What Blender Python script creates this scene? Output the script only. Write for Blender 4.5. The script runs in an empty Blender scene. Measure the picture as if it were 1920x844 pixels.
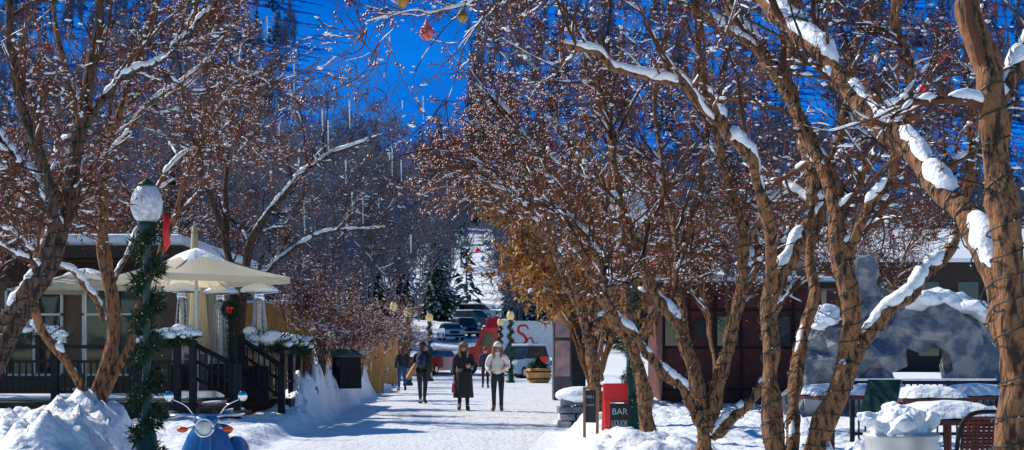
import bpy, math, random
import numpy as np
from mathutils import Vector
random.seed(4)
F=2800.0; CH=1.5; HY=660.0
def P(px,py,D): return np.array([(px-960)/F*D, D, CH+(HY-py)/F*D])
def X(px,D): return (px-960)/F*D
def Z(py,D): return CH+(HY-py)/F*D
col=bpy.context.scene.collection

# ---------------- noise ----------------
def _h(ix,iy,s):
    h=(ix*374761393+iy*668265263+s*144269504)&0xffffffff
    h=((h^(h>>13))*1274126177)&0xffffffff
    return ((h^(h>>16))&0xffff)/65535.0
def vn(x,y,s=0):
    x=np.asarray(x,float); y=np.asarray(y,float)
    ix=np.floor(x).astype(np.int64); iy=np.floor(y).astype(np.int64)
    u=x-ix; v=y-iy; u=u*u*(3-2*u); v=v*v*(3-2*v)
    a=_h(ix,iy,s)*(1-u)+_h(ix+1,iy,s)*u
    b=_h(ix,iy+1,s)*(1-u)+_h(ix+1,iy+1,s)*u
    return a*(1-v)+b*v
def fbm(x,y,s=0,o=4):
    t=0;a=1;n=0
    for i in range(o):
        t=t+a*vn(x*2**i+i*17.3,y*2**i-i*9.1,s+i); n+=a; a*=.5
    return t/n
def sst(a,b,x):
    t=np.clip((x-a)/(b-a),0,1); return t*t*(3-2*t)

# ---------------- materials ----------------
def pmat(name,c1,c2=None,scale=8,rough=.7,bump=.2,bscale=None,metal=0,stretch=(1,1,1),spec=.5,lo=.35,hi=.65,trans=0,coat=0,emis=None,alpha=None,bdist=.02):
    m=bpy.data.materials.new(name); m.use_nodes=True
    nt=m.node_tree; N=nt.nodes; L=nt.links; b=N['Principled BSDF']
    b.inputs['Roughness'].default_value=rough; b.inputs['Metallic'].default_value=metal
    b.inputs['Specular IOR Level'].default_value=spec; b.inputs['Coat Weight'].default_value=coat
    if trans: b.inputs['Transmission Weight'].default_value=trans
    if c2 is None: c2=tuple(x*.7 for x in c1)
    tc=N.new('ShaderNodeTexCoord'); mp=N.new('ShaderNodeMapping'); mp.inputs['Scale'].default_value=stretch
    L.new(tc.outputs['Object'],mp.inputs['Vector'])
    nz=N.new('ShaderNodeTexNoise'); nz.inputs['Scale'].default_value=scale; nz.inputs['Detail'].default_value=6
    L.new(mp.outputs['Vector'],nz.inputs['Vector'])
    r=N.new('ShaderNodeValToRGB'); r.color_ramp.elements[0].position=lo; r.color_ramp.elements[1].position=hi
    r.color_ramp.elements[0].color=(*c1,1); r.color_ramp.elements[1].color=(*c2,1)
    L.new(nz.outputs['Fac'],r.inputs['Fac']); L.new(r.outputs['Color'],b.inputs['Base Color'])
    if bump:
        n2=N.new('ShaderNodeTexNoise'); n2.inputs['Scale'].default_value=bscale or scale*2; n2.inputs['Detail'].default_value=8
        L.new(mp.outputs['Vector'],n2.inputs['Vector'])
        bp=N.new('ShaderNodeBump'); bp.inputs['Strength'].default_value=bump; bp.inputs['Distance'].default_value=bdist
        L.new(n2.outputs['Fac'],bp.inputs['Height']); L.new(bp.outputs['Normal'],b.inputs['Normal'])
    if emis: b.inputs['Emission Color'].default_value=(*emis[0],1); b.inputs['Emission Strength'].default_value=emis[1]
    return m
M={}
M['snow']=pmat('snow',(.85,.88,.94),(.91,.93,.95),3,.55,.6,11,bdist=.07)
M['street']=pmat('packed_snow',(.86,.85,.84),(.94,.94,.95),1.3,.4,.6,7,stretch=(1.4,.35,1),lo=.33,hi=.55,bdist=.06)
M['mount_shade']=pmat('mountain_snow_blue_shade',(.001,.17,.68),(.005,.28,.92),.010,.9,.0,spec=.0,lo=.36,hi=.64)  # snow slope in shade: the blue of the shade is painted into the base colour
M['bark']=pmat('bark',(.38,.165,.065),(.045,.023,.015),13,.85,1.0,32,stretch=(2.6,2.6,.8),lo=.46,hi=.62,bdist=.045)
M['bark2']=pmat('bark_grey',(.15,.08,.05),(.025,.018,.015),12,.9,1.0,26,stretch=(3,3,.7),bdist=.03,lo=.45,hi=.6)
M['twig']=pmat('twig',(.035,.02,.015),(.17,.07,.035),2,.85,0,spec=.2)
M['twigred']=pmat('twig_red',(.05,.022,.015),(.19,.075,.038),2,.85,0,spec=.2)
M['berry']=pmat('berry',(.36,.018,.01),(.12,.025,.012),9,.45,0,spec=.3)
M['leafbrown']=pmat('dry_leaf',(.62,.31,.08),(.38,.16,.035),3,.7,0)
M['needle']=pmat('needle',(.006,.03,.01),(.018,.06,.02),4,.7,0)
M['needlehaze']=pmat('needle_far_haze',(.012,.05,.08),(.03,.085,.12),.5,.8,0,spec=.1)  # blue distance haze is mixed into the needle colour
M['barefar']=pmat('bare_far_haze',(.07,.11,.19),(.22,.17,.18),.5,.9,0,spec=.1)  # bark and twigs of far trees, tinted blue to paint in distance haze
M['wire']=pmat('wire',(.004,.02,.01),None,5,.5,0)
M['bulb']=pmat('bulb',(.75,.8,.85),None,5,.15,0)
M['black']=pmat('black_metal',(.008,.009,.012),(.018,.018,.022),8,.6,.1,spec=.2)
M['green']=pmat('green_metal',(.006,.04,.03),(.012,.06,.04),8,.4,.1)
M['steel']=pmat('steel',(.55,.55,.58),(.4,.4,.43),6,.28,.05,metal=.9)
M['chrome']=pmat('chrome',(.8,.8,.82),(.7,.7,.72),4,.08,0,metal=1)
M['glass']=pmat('dark_glass',(.015,.02,.03),(.03,.04,.05),2,.06,0,spec=.8)
M['deckwood']=pmat('deck_wood',(.02,.013,.012),(.045,.022,.018),6,.7,.3,stretch=(1,1,6))
M['stairwood']=pmat('stair_wood',(.16,.03,.02),(.08,.02,.015),6,.6,.2)
M['plank']=pmat('plank',(.66,.33,.10),(.45,.20,.055),4,.7,.4,12,stretch=(5,5,.6),bdist=.02)
M['beige']=pmat('beige_wall',(.17,.12,.08),(.12,.085,.06),3,.8,.2)
M['white']=pmat('white_paint',(.70,.71,.73),(.6,.61,.64),4,.5,.05)
M['redwall']=pmat('red_wall',(.13,.022,.016),(.06,.014,.012),3,.75,.3)
M['greyw']=pmat('grey_wall',(.09,.09,.10),(.05,.05,.06),3,.8,.2)
M['rock']=pmat('rock',(.10,.13,.18),(.30,.30,.31),2.6,.9,1.0,9,bdist=.06,lo=.42,hi=.58,spec=.2)
M['red']=pmat('red_paint',(.80,.010,.010),(.70,.01,.01),3,.35,.03)
M['darkred']=pmat('red_truck',(.70,.012,.012),(.6,.012,.012),3,.3,0,coat=.5)
M['yellow']=pmat('lamp_glass',(.75,.55,.22),(.7,.5,.2),3,.3,0,emis=((1,.7,.3),.15))
M['globe']=pmat('globe_glass',(.88,.88,.88),(.5,.54,.6),22,.25,.6,26)
M['bluepaint']=pmat('blue_paint',(.035,.14,.36),(.03,.12,.32),3,.2,0,coat=.8)
M['orange']=pmat('orange_lens',(.85,.10,.01),(.8,.08,.01),5,.15,0)
M['lens']=pmat('lens',(.75,.75,.68),(.6,.6,.55),20,.08,.2)
M['rubber']=pmat('rubber',(.012,.012,.012),(.02,.02,.02),9,.8,.1)
M['chalk']=pmat('chalkboard',(.012,.014,.018),(.03,.032,.036),3,.7,.05)
M['text']=pmat('chalk_text',(.42,.55,.6),(.34,.44,.5),9,.8,0)
M['skin']=pmat('skin',(.55,.31,.22),(.5,.27,.19),9,.5,0)
M['blackcloth']=pmat('black_cloth',(.008,.010,.015),(.02,.022,.03),6,.8,.4,20)
M['navycloth']=pmat('navy_cloth',(.012,.03,.07),(.02,.045,.1),6,.8,.4,20)
M['whitecloth']=pmat('white_cloth',(.85,.80,.72),(.74,.69,.62),6,.7,.5,14)
M['jeans']=pmat('jeans',(.03,.07,.17),(.05,.1,.22),6,.9,.2)
M['tan']=pmat('tan_leather',(.34,.15,.05),(.26,.11,.035),6,.6,.2)
M['pink']=pmat('pink_leather',(.45,.05,.12),(.4,.04,.1),6,.5,.1)
M['hair']=pmat('hair',(.07,.03,.015),(.16,.07,.03),12,.6,.4,30)
M['blonde']=pmat('blonde_hair',(.36,.19,.08),(.22,.11,.05),12,.6,.4,30)
M['board']=pmat('cardboard',(.45,.26,.11),(.38,.21,.09),6,.8,.1)
M['gold']=pmat('gold_ornament',(.6,.36,.06),(.3,.16,.03),14,.3,.5,20,metal=.5)
M['pinko']=pmat('pink_ornament',(.80,.16,.16),(.42,.06,.10),30,.3,.5,50)
M['poster']=pmat('poster_print',(.55,.28,.25),(.16,.15,.17),2.2,.4,0)
M['carwhite']=pmat('car_paint_pale',(.40,.52,.62),(.36,.47,.57),2,.25,0,coat=.6)
M['cardark']=pmat('car_paint_dark',(.03,.05,.09),(.025,.04,.08),2,.25,0,coat=.6)
M['galv']=pmat('galvanised',(.55,.55,.52),(.7,.7,.66),5,.4,.1,metal=.3)
def canvas():
    m=bpy.data.materials.new('canvas'); m.use_nodes=True; nt=m.node_tree; N=nt.nodes; L=nt.links
    b=N['Principled BSDF']; b.inputs['Roughness'].default_value=.8
    nz=N.new('ShaderNodeTexNoise'); nz.inputs['Scale'].default_value=3
    r=N.new('ShaderNodeValToRGB'); r.color_ramp.elements[0].color=(.80,.68,.48,1); r.color_ramp.elements[1].color=(.86,.78,.60,1)
    L.new(nz.outputs['Fac'],r.inputs['Fac']); L.new(r.outputs['Color'],b.inputs['Base Color'])
    t=N.new('ShaderNodeBsdfTranslucent'); L.new(r.outputs['Color'],t.inputs['Color'])
    mx=N.new('ShaderNodeMixShader'); mx.inputs[0].default_value=.5
    L.new(b.outputs[0],mx.inputs[1]); L.new(t.outputs[0],mx.inputs[2]); L.new(mx.outputs[0],N['Material Output'].inputs['Surface'])
    return m
M['canvas']=canvas()

# ---------------- mesh accumulator ----------------
OCT=np.array([[1,0,0],[-1,0,0],[0,1,0],[0,-1,0],[0,0,1],[0,0,-1]],float)
OCTF=np.array([[0,2,4],[2,1,4],[1,3,4],[3,0,4],[2,0,5],[1,2,5],[3,1,5],[0,3,5]])
_t=(1+5**.5)/2
ICO=np.array([[-1,_t,0],[1,_t,0],[-1,-_t,0],[1,-_t,0],[0,-1,_t],[0,1,_t],[0,-1,-_t],[0,1,-_t],[_t,0,-1],[_t,0,1],[-_t,0,-1],[-_t,0,1]],float)/math.sqrt(1+_t*_t)
ICOF=np.array([[0,11,5],[0,5,1],[0,1,7],[0,7,10],[0,10,11],[1,5,9],[5,11,4],[11,10,2],[10,7,6],[7,1,8],[3,9,4],[3,4,2],[3,2,6],[3,6,8],[3,8,9],[4,9,5],[2,4,11],[6,2,10],[8,6,7],[9,8,1]])
def nrm(v): return v/np.maximum(np.linalg.norm(v,axis=-1,keepdims=True),1e-9)
class Acc:
    def __init__(s): s.v=[];s.f=[];s.n=0
    def add(s,v,f,m=0):
        v=np.asarray(v,float).reshape(-1,3); f=np.asarray(f,np.int64)
        s.v.append(v); s.f.append((f+s.n,m)); s.n+=len(v)
    def box(s,c,d,rz=0,m=0,taper=1.0):
        h=np.array(d)/2; v=[]
        for z in (-1,1):
            k=1 if z<0 else taper
            for x,y in ((-1,-1),(1,-1),(1,1),(-1,1)): v.append((x*h[0]*k,y*h[1]*k,z*h[2]))
        v=np.array(v); c0,s0=math.cos(rz),math.sin(rz)
        v=np.stack([v[:,0]*c0-v[:,1]*s0,v[:,0]*s0+v[:,1]*c0,v[:,2]],1)+np.array(c)
        s.add(v,[[0,3,2,1],[4,5,6,7],[0,1,5,4],[1,2,6,5],[2,3,7,6],[3,0,4,7]],m)
    def tubes(s,Pp,R,n=6,m=0,cap=False,ell=None,rough=0,seed=0,fr=.45):
        Pp=np.asarray(Pp,float); R=np.asarray(R,float)
        N,K,_=Pp.shape
        T=nrm(np.gradient(Pp,axis=1))
        md=nrm(Pp[:,-1]-Pp[:,0]); ref=np.where(np.abs(md[:,2:3])>.8,np.array([[1.,0,0]]),np.array([[0,0,1.]]))
        ref=np.repeat(ref[:,None],K,1)
        U=nrm(np.cross(T,ref)); V=np.cross(T,U)
        a=np.arange(n)*2*math.pi/n
        rr=R[:,:,None]*np.ones(n)
        if rough:
            kk=np.arange(K)[None,:,None]+np.arange(N)[:,None,None]*31
            rr=rr*(1+rough*(vn(kk*fr+0*a,np.cos(a)*1.8+5,seed)+vn(kk*fr+0*a,np.sin(a)*1.8+9,seed+3)-1))
        v=Pp[:,:,None]+rr[...,None]*(np.cos(a)[:,None]*U[:,:,None]+np.sin(a)[:,None]*V[:,:,None])
        i=(np.arange(N)[:,None,None]*K+np.arange(K-1)[None,:,None])*n
        j=np.arange(n)[None,None]; j2=(j+1)%n
        f=np.stack([i+j,i+j2,i+n+j2,i+n+j],-1).reshape(-1,4)
        b=s.n
        s.add(v,f,m)
        if cap:
            st=(np.arange(N)*K*n)[:,None]+np.arange(n)[None,::-1]
            en=(np.arange(N)*K*n+(K-1)*n)[:,None]+np.arange(n)[None]
            s.f.append((st+b,m)); s.f.append((en+b,m))
    def cyl(s,p0,p1,r0,r1=None,n=12,m=0):
        r1=r0 if r1 is None else r1
        s.tubes([[p0,p1]],[[r0,r1]],n,m,True)
    def path(s,pts,r,n=8,m=0,cap=True):
        k=len(pts)
        R=[r]*k if np.isscalar(r) else np.interp(np.linspace(0,1,k),np.linspace(0,1,len(r)),r)
        s.tubes([pts],[R],n,m,cap)
    def lathe(s,c,prof,n=20,m=0,rip=None):
        a=np.arange(n)*2*math.pi/n; K=len(prof)
        v=[]
        for (r,z) in prof:
            k=1 if rip is None else 1+rip[0]*np.cos(a*rip[1])
            v.append(np.stack([c[0]+r*k*np.cos(a),c[1]+r*k*np.sin(a),c[2]+z+0*a],1))
        i=np.arange(K-1)[:,None]*n; j=np.arange(n)[None]; j2=(j+1)%n
        f=np.stack([i+j,i+j2,i+n+j2,i+n+j],-1).reshape(-1,4)
        b=s.n; s.add(np.concatenate(v),f,m)
        s.f.append((np.array([list(range(n))[::-1]])+b,m)); s.f.append((np.array([list(range(n))])+b+(K-1)*n,m))
    def ell(s,c,r,n=12,m=0):
        k=max(6,n//2+1)
        pr=[(math.sin(math.pi*i/k),-math.cos(math.pi*i/k)) for i in range(k+1)]
        pr[0]=(.02,-1);pr[-1]=(.02,1)
        a=Acc(); a.lathe((0,0,0),pr,n)
        v=np.concatenate(a.v)*np.array(r)+np.array(c)
        b=s.n; s.v.append(v); s.n+=len(v)
        for f,_ in a.f: s.f.append((f+b,m))
    def blobs(s,C,S,base='oct',m=0,rng=None,jit=0):
        B,BF=(OCT,OCTF) if base=='oct' else (ICO,ICOF)
        C=np.asarray(C,float); N=len(C)
        if N==0: return
        S=np.asarray(S,float)
        if S.ndim==1: S=np.stack([S,S,S],1)
        v=B[None]*S[:,None]
        if jit and rng is not None: v=v*(1+jit*(rng.random((N,len(B),1))-.5))
        v=v+C[:,None]
        f=(BF[None]+(np.arange(N)*len(B))[:,None,None]).reshape(-1,3)
        s.add(v,f,m)
    def tris(s,C,D1,D2,m=0):
        N=len(C); v=np.stack([C-D2*.5,C+D2*.5,C+D1],1)
        s.add(v,np.arange(N*3).reshape(-1,3),m)
    def mesh(s,name,mats,smooth=True):
        me=bpy.data.meshes.new(name)
        V=np.concatenate(s.v); me.vertices.add(len(V)); me.vertices.foreach_set('co',V.astype(np.float32).ravel())
        lv=np.concatenate([f.ravel() for f,_ in s.f]); cnt=np.concatenate([np.full(len(f),f.shape[1]) for f,_ in s.f])
        mi=np.concatenate([np.full(len(f),m) for f,m in s.f])
        me.loops.add(len(lv)); me.loops.foreach_set('vertex_index',lv.astype(np.int32))
        me.polygons.add(len(cnt)); st=np.concatenate([[0],np.cumsum(cnt)[:-1]])
        me.polygons.foreach_set('loop_start',st.astype(np.int32))
        me.polygons.foreach_set('material_index',mi.astype(np.int32))
        me.polygons.foreach_set('use_smooth',np.full(len(cnt),bool(smooth)))
        for m in (mats if isinstance(mats,(list,tuple)) else [mats]): me.materials.append(M[m] if isinstance(m,str) else m)
        me.update(calc_edges=True); return me
def thing(name,label,cat,loc=(0,0,0),group=None,rz=0):
    e=bpy.data.objects.new(name,None); e.empty_display_size=.2; e.location=loc; e.rotation_euler[2]=rz
    e['label']=label; e['category']=cat
    if group: e['group']=group
    col.objects.link(e); return e
def part(parent,name,acc,mats,smooth=False,label=None,bevel=0):
    me=acc.mesh(name,mats,smooth) if isinstance(acc,Acc) else acc
    o=bpy.data.objects.new(name,me); col.objects.link(o); o.parent=parent
    if label: o['label']=label
    if bevel:
        b=o.modifiers.new('bevel','BEVEL'); b.width=bevel; b.segments=2; b.limit_method='ANGLE'
    return o
def struct(name,acc,mats,smooth=True,kind='structure'):
    o=bpy.data.objects.new(name,acc.mesh(name,mats,smooth)); col.objects.link(o); o['kind']=kind; return o
def dup(src,loc,rz,sc=1,label=None):
    kids_map={}
    for o in list(bpy.data.objects):
        if o.parent: kids_map.setdefault(o.parent.name,[]).append(o)
    def cp(o,par):
        n=o.copy(); col.objects.link(n)
        if par is not None: n.parent=par
        for c in kids_map.get(o.name,[]): cp(c,n)
        return n
    n=cp(src,None); n.location=loc; n.rotation_euler[2]=rz; n.scale=(sc,sc,sc)
    if label: n['label']=label
    return n

# ---------------- ground ----------------
def xl(y): return np.interp(y,[0,19,23,28.5,49,70,88,96,130,200],[-3.4,-3.5,-3.8,-3.85,-4.5,-5.2,-6.5,-9,-8.5,-9])
def xr(y): return np.interp(y,[0,20,30,40,60,84,92,112,120,200],[.1,.3,1.0,1.6,2.4,3.4,12,12,-3.0,-4])
def base(y):
    y=np.asarray(y,float); t=np.maximum(y-92,0); return .075*t*t/(t+12)+0
def gh(x,y):
    x=np.asarray(x,float); y=np.asarray(y,float)
    b=base(y)
    dl=xl(y)-x; dr=x-xr(y)
    wob=(fbm(x*.6,y*.6,5)-.5)*.7
    out=np.maximum(sst(0,.5,dl+wob*.8),sst(0,.7,dr+wob))
    wx=x+.3*(fbm(x*2,y*2,61)-.5); wy=y+.3*(fbm(x*2,y*2,71)-.5)
    ch=fbm(wx*2.2,wy*2.2,11,5); ch2=np.abs(fbm(wx*3.6,wy*3.6,21,5)-.5)*2
    ch3=np.clip((fbm(wx*1.7,wy*1.3,91,3)-.35)*3.0,0,1)
    near=sst(80,40,y)
    d=.20+.25*(fbm(x*.35,y*.35,3)-.5)
    c=-4.42-(y-29)*.033+.15*np.sin(y*.6)
    hl=np.interp(y,[29.3,30.6,33,38,44,52,62,80],[0,.55,1.05,1.05,1.0,.85,.6,.2])
    m1=hl*np.exp(-((x-c)/.46)**2)*(.62+.5*ch3)
    m2=.74*np.exp(-((x+4.75)/.80)**4-((y-15.3)/1.7)**4)
    m3=.3*np.exp(-((x+7.2)/1.6)**2-((y-17)/4)**2)
    m4=.34*np.exp(-((x-1.5)/1.0)**2-((y-17.6)/2.6)**2)
    m5=.74*np.exp(-((x-2.55)/.38)**2-((y-13.2)/1.2)**2)
    m6=.55*np.exp(-((x-3.75)/.6)**2-((y-14.5)/1.6)**2)
    m7=.45*np.exp(-((x-1.5)/.5)**2-((y-28)/4)**2)
    m8=.3*np.exp(-((x-3.0)/.9)**2-((y-45)/14)**2)
    mm=m1+m2+m3+m4+m5+m6+m7+m8
    d=d+mm*(.50+.85*ch)
    rough=(.08+.34*np.minimum(mm,1)+.55*np.minimum(m1,.8))*(ch2-.28)*near
    flat=.012*(fbm(x*1.5,y*.8,31)-.5)+.03*(fbm(x*5,y*2.5,41)-.5)*near
    return b+out*(d+rough)+flat
xs=np.concatenate([-np.geomspace(700,8,40),np.arange(-7.9,6.5,.05),np.geomspace(6.6,700,40)])
ys=np.concatenate([np.arange(-20,8,1.0),np.arange(8,12,.2),np.arange(12,22,.05),np.arange(22,44,.08),np.arange(44,62,.2),np.arange(62,130,.7),np.geomspace(130,1500,30)])
XX,YY=np.meshgrid(xs,ys)
def grid(acc,XX,YY,ZZ,m=0):
    r,c=XX.shape
    i=np.arange(r-1)[:,None]*c+np.arange(c-1)[None]
    acc.add(np.stack([XX,YY,ZZ],-1),np.stack([i,i+1,i+c+1,i+c],-1).reshape(-1,4),m)
def groundz(x,y): return np.where(y>340,-60+0*x,gh(x,y))
a=Acc(); grid(a,XX,YY,groundz(XX,YY)); struct('snow_ground',a,'snow')
ys2=np.concatenate([np.arange(6,60,.2),np.arange(60,91,1)])
us=np.linspace(0,1,80)
YS,US=np.meshgrid(ys2,us,indexing='ij'); XS=xl(YS)+.25+(xr(YS)-xl(YS)-.5)*US
a=Acc(); grid(a,XS,YS,gh(XS,YS)+.006*np.sin(US*math.pi)**.3*2); struct('street',a,'street')
def hillz(A,B): return 7+(B-190)*.20+6*(fbm(A*.02,B*.02,8)-.5)-3*np.exp(-((A+.068*B)/(.02*B))**2)
xs3=np.linspace(-420,420,110); ys3=np.linspace(180,345,40); A,B=np.meshgrid(xs3,ys3)
a=Acc(); grid(a,A,B,hillz(A,B)); struct('snow_hill',a,'snow')
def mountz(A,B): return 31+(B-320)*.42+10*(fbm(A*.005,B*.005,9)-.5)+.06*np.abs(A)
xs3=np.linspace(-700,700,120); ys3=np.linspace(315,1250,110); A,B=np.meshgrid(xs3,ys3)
a=Acc(); grid(a,A,B,mountz(A,B)); struct('mountain',a,'mount_shade')

# ---------------- trees ----------------
def catmull(pts,K):
    pts=np.asarray(pts,float); n=len(pts)
    ext=np.vstack([2*pts[0]-pts[1],pts,2*pts[-1]-pts[-2]])
    t=np.linspace(0,n-1,K); i=np.minimum(t.astype(int),n-2); u=(t-i)[:,None]
    p0,p1,p2,p3=ext[i],ext[i+1],ext[i+2],ext[i+3]
    return .5*((2*p1)+(-p0+p2)*u+(2*p0-5*p1+4*p2-p3)*u*u+(-p0+3*p1-3*p2+p3)*u**3)
def interp_t(Pp,R,idx,t):
    K=Pp.shape[1]; f=t*(K-1); i=np.minimum(f.astype(int),K-2); u=(f-i)
    p=Pp[idx,i]*(1-u)[:,None]+Pp[idx,i+1]*u[:,None]
    r=R[idx,i]*(1-u)+R[idx,i+1]*u
    return p,nrm(Pp[idx,i+1]-Pp[idx,i]),r
def grow(Pp,R,n,length,K,ang,up,wig,rng,tmin=.2,rr=.6,rmax=.05,zmin=None,end=.35):
    N=len(Pp); idx=np.repeat(np.arange(N),n)
    t=tmin+(1-tmin)*rng.random(len(idx))**.85
    p,d0,r0=interp_t(Pp,R,idx,t)
    if zmin is not None:
        k=p[:,2]>zmin; p,d0,r0,t=p[k],d0[k],r0[k],t[k]
    Mn=len(p)
    q=rng.normal(size=(Mn,3)); q=nrm(q-(q*d0).sum(1,keepdims=True)*d0)
    an=(ang*(.6+.8*rng.random(Mn)))[:,None]
    d=np.cos(an)*d0+np.sin(an)*q; d[:,2]+=up; d=nrm(d)
    L=(length*(.4+1.1*rng.random(Mn))*(1-.35*t))[:,None]/(K-1)
    pts=[p]
    for k in range(K-1):
        d=nrm(d+wig*rng.normal(size=(Mn,3))+np.array([0,0,up*.25])); p=p+d*L; pts.append(p)
    r=np.minimum(r0*rr,rmax)[:,None]*np.linspace(1,end,K)[None]
    return np.stack(pts,1),r
def resamp(Pp,R,K2):
    K=Pp.shape[1]; f=np.linspace(0,K-1,K2); i=np.minimum(f.astype(int),K-2); u=f-i
    return Pp[:,i]*(1-u)[None,:,None]+Pp[:,i+1]*u[None,:,None], R[:,i]*(1-u)+R[:,i+1]*u
def snowcap(acc,Pp,R,cover,thick,rng,n=6,freq=6.,amp=.35):
    N,K,_=Pp.shape
    T=nrm(np.gradient(Pp,axis=1)); fl=np.clip((1.0-np.abs(T[:,:,2]))*3.4,0,1)
    L=np.cumsum(np.linalg.norm(np.diff(Pp,axis=1,prepend=Pp[:,:1]),axis=2),axis=1)
    off=rng.random((N,1))*100
    w=.5*vn(L*freq+off,off,3)+.5*vn(L*freq*2.7+off,off*2,7)
    m=sst(1-cover-.10,1-cover+.08,w)*fl
    rad=(R*.62+np.minimum(thick,R*1.0)*(.1+1.2*w))*m
    up=np.zeros_like(T); up[:,:,2]=1; up=nrm(up-T*T[:,:,2:3]+np.array([0,0,.15]))
    C=Pp+up*(R*.62*m+rad*.25)[...,None]
    acc.tubes(C,np.maximum(rad,1e-4),n,0,rough=amp,seed=5,fr=.9)
def helix(acc,Pp,R,pitch,rw,rng,t0=0,t1=1):
    for p,r in zip(Pp,R):
        K=len(p); L=np.concatenate([[0],np.cumsum(np.linalg.norm(np.diff(p,axis=0),axis=1))])
        tot=L[-1]*(t1-t0); n=max(20,int(tot/pitch*12)); s=L[-1]*t0+np.linspace(0,tot,n)
        c=np.stack([np.interp(s,L,p[:,k]) for k in range(3)],1); rr=np.interp(s,L,r)*1.12+rw
        T=nrm(np.gradient(c,axis=0)); U=nrm(np.cross(T,np.array([.3,1,.1]))); V=np.cross(T,U)
        a=s/pitch*2*math.pi+rng.random()*6+2.2*np.sin(s*7)
        h=c+rr[:,None]*(np.cos(a)[:,None]*U+np.sin(a)[:,None]*V)
        acc.tubes([h],[np.full(n,rw)],4,0)
        b=h[::9]+0; acc.blobs(b,np.full(len(b),rw*1.5),'oct',1)
def crown_tree(name,limbs,base_xyz,label,seed,n1=14,n2=9,n3=7,l1=1.3,l2=.65,l3=.28,snow=.5,thick=.03,berries=2500,blobs=1200,bark='bark',twig='twig',zmin=1.9,K0=90,wires=True,leafmat='berry',leafsize=.016,local=False,group=None,twr=.0045,up=.12,cat='tree',wirer=.0055,leaves=0,rs=1.0,lsnow=None,rough=.40):
    rng=np.random.default_rng(seed)
    bx=np.asarray(base_xyz,float)
    LP=[];LR=[]
    for pts,r0,r1 in limbs:
        r0*=rs; r1*=rs
        q=[(np.array(p,float) if local else P(*p)-bx) for p in pts]
        c=catmull(q,K0); s=np.linspace(0,1,K0)
        c=c+ .06*np.stack([vn(s*12+seed,s*0+k,seed+k)-.5 for k in range(3)],1)*np.minimum(s*8,1)[:,None]*(1.6 if local else 1)
        LP.append(c)
        rad=r0+(r1-r0)*s**.8
        rad=rad*(1+.24*(vn(s*14,s*0,seed+9)-.5))
        if len(LP)==1: rad=rad*(1+.45*np.exp(-s*14))
        LR.append(rad)
    LP=np.stack(LP);LR=np.stack(LR)
    th=thing(name,label,cat,tuple(bx),group)
    a=Acc(); q,r=resamp(LP,LR,K0*2); a.tubes(q,r,18,0,True,rough=rough,seed=seed,fr=.16); part(th,'trunk',a,bark,True)
    P1,R1=grow(LP,LR,n1,l1,9,.85,up,.17,rng,.22,.5,.03,zmin)
    P1b,R1b=grow(LP,LR,n1,l2*.9,7,1.0,up,.2,rng,.25,.3,.012,zmin)
    P2,R2=grow(P1,R1,n2,l2,7,.8,up*.6,.22,rng,.15,.55,.011)
    P2=np.concatenate([P2,P1b]);R2=np.concatenate([R2,R1b])
    P3,R3=grow(P2,R2,n3,l3,4,.8,.03,.24,rng,.15,.6,twr*1.1)
    R2=np.maximum(R2,twr*1.2);R3=np.maximum(R3,twr*.75)
    a=Acc(); a.tubes(P1,R1,6); a.tubes(P2,R2,4); a.tubes(P3,R3,3)
    if berries:
        nc=berries//4; ic=rng.integers(0,len(P3),nc); idx=np.repeat(ic,4); berries=len(idx)
        p,d,_=interp_t(P3,R3,idx,np.minimum(.55+.45*rng.random(berries),1))
        p=p+rng.normal(size=p.shape)*leafsize*1.1; p[:,2]-=leafsize
        s=leafsize*(.4+.7*rng.random(berries)); a.blobs(p,np.stack([s,s,s*1.2],1),'oct',1)
    if leaves:
        idx=rng.integers(0,len(P3),leaves); p,d,_=interp_t(P3,R3,idx,rng.random(leaves))
        d1=rng.normal(size=p.shape)*leafsize*2.6; d1[:,2]-=leafsize*2; d2=rng.normal(size=p.shape)*leafsize*2.2; a.tris(p,d1,d2,2)
    part(th,'crown',a,[twig,leafmat,'leafbrown'],False)
    a=Acc()
    snowcap(a,LP,LR,lsnow or snow+.2,thick,rng,9,4.)
    q,r=resamp(P1,R1,30); snowcap(a,q,r,snow+.04,thick*.7,rng,6,6.)
    q,r=resamp(P2[::2],R2[::2],14); snowcap(a,q,r,snow*.9,thick*.3,rng,5,9.)
    if blobs:
        blobs=int(blobs*.75)
        idx=rng.integers(0,len(P3),blobs); p,d,_=interp_t(P3,R3,idx,rng.random(blobs))
        s=.005+.015*rng.random(blobs)**2.5; s=s*(.7+thick*8)*(twr/.0045)**.35
        sz=np.stack([s*(.6+1.8*np.abs(d[:,0])),s*(.6+1.8*np.abs(d[:,1])),s*(.5+.6*np.abs(d[:,2]))],1); p[:,2]+=s*.4
        a.blobs(p,sz,'ico',0,rng,.8)
    part(th,'snow_cover',a,'snow',True)
    if wires:
        a=Acc(); helix(a,LP,LR,.15,wirer,rng,.0,.75); part(th,'string_lights',a,['wire','bulb'],True)
    return th
def bx(px,D): 
    x=X(px,D); return (x,D,0.0)
G='crabapple trees along the pedestrian street'
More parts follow.
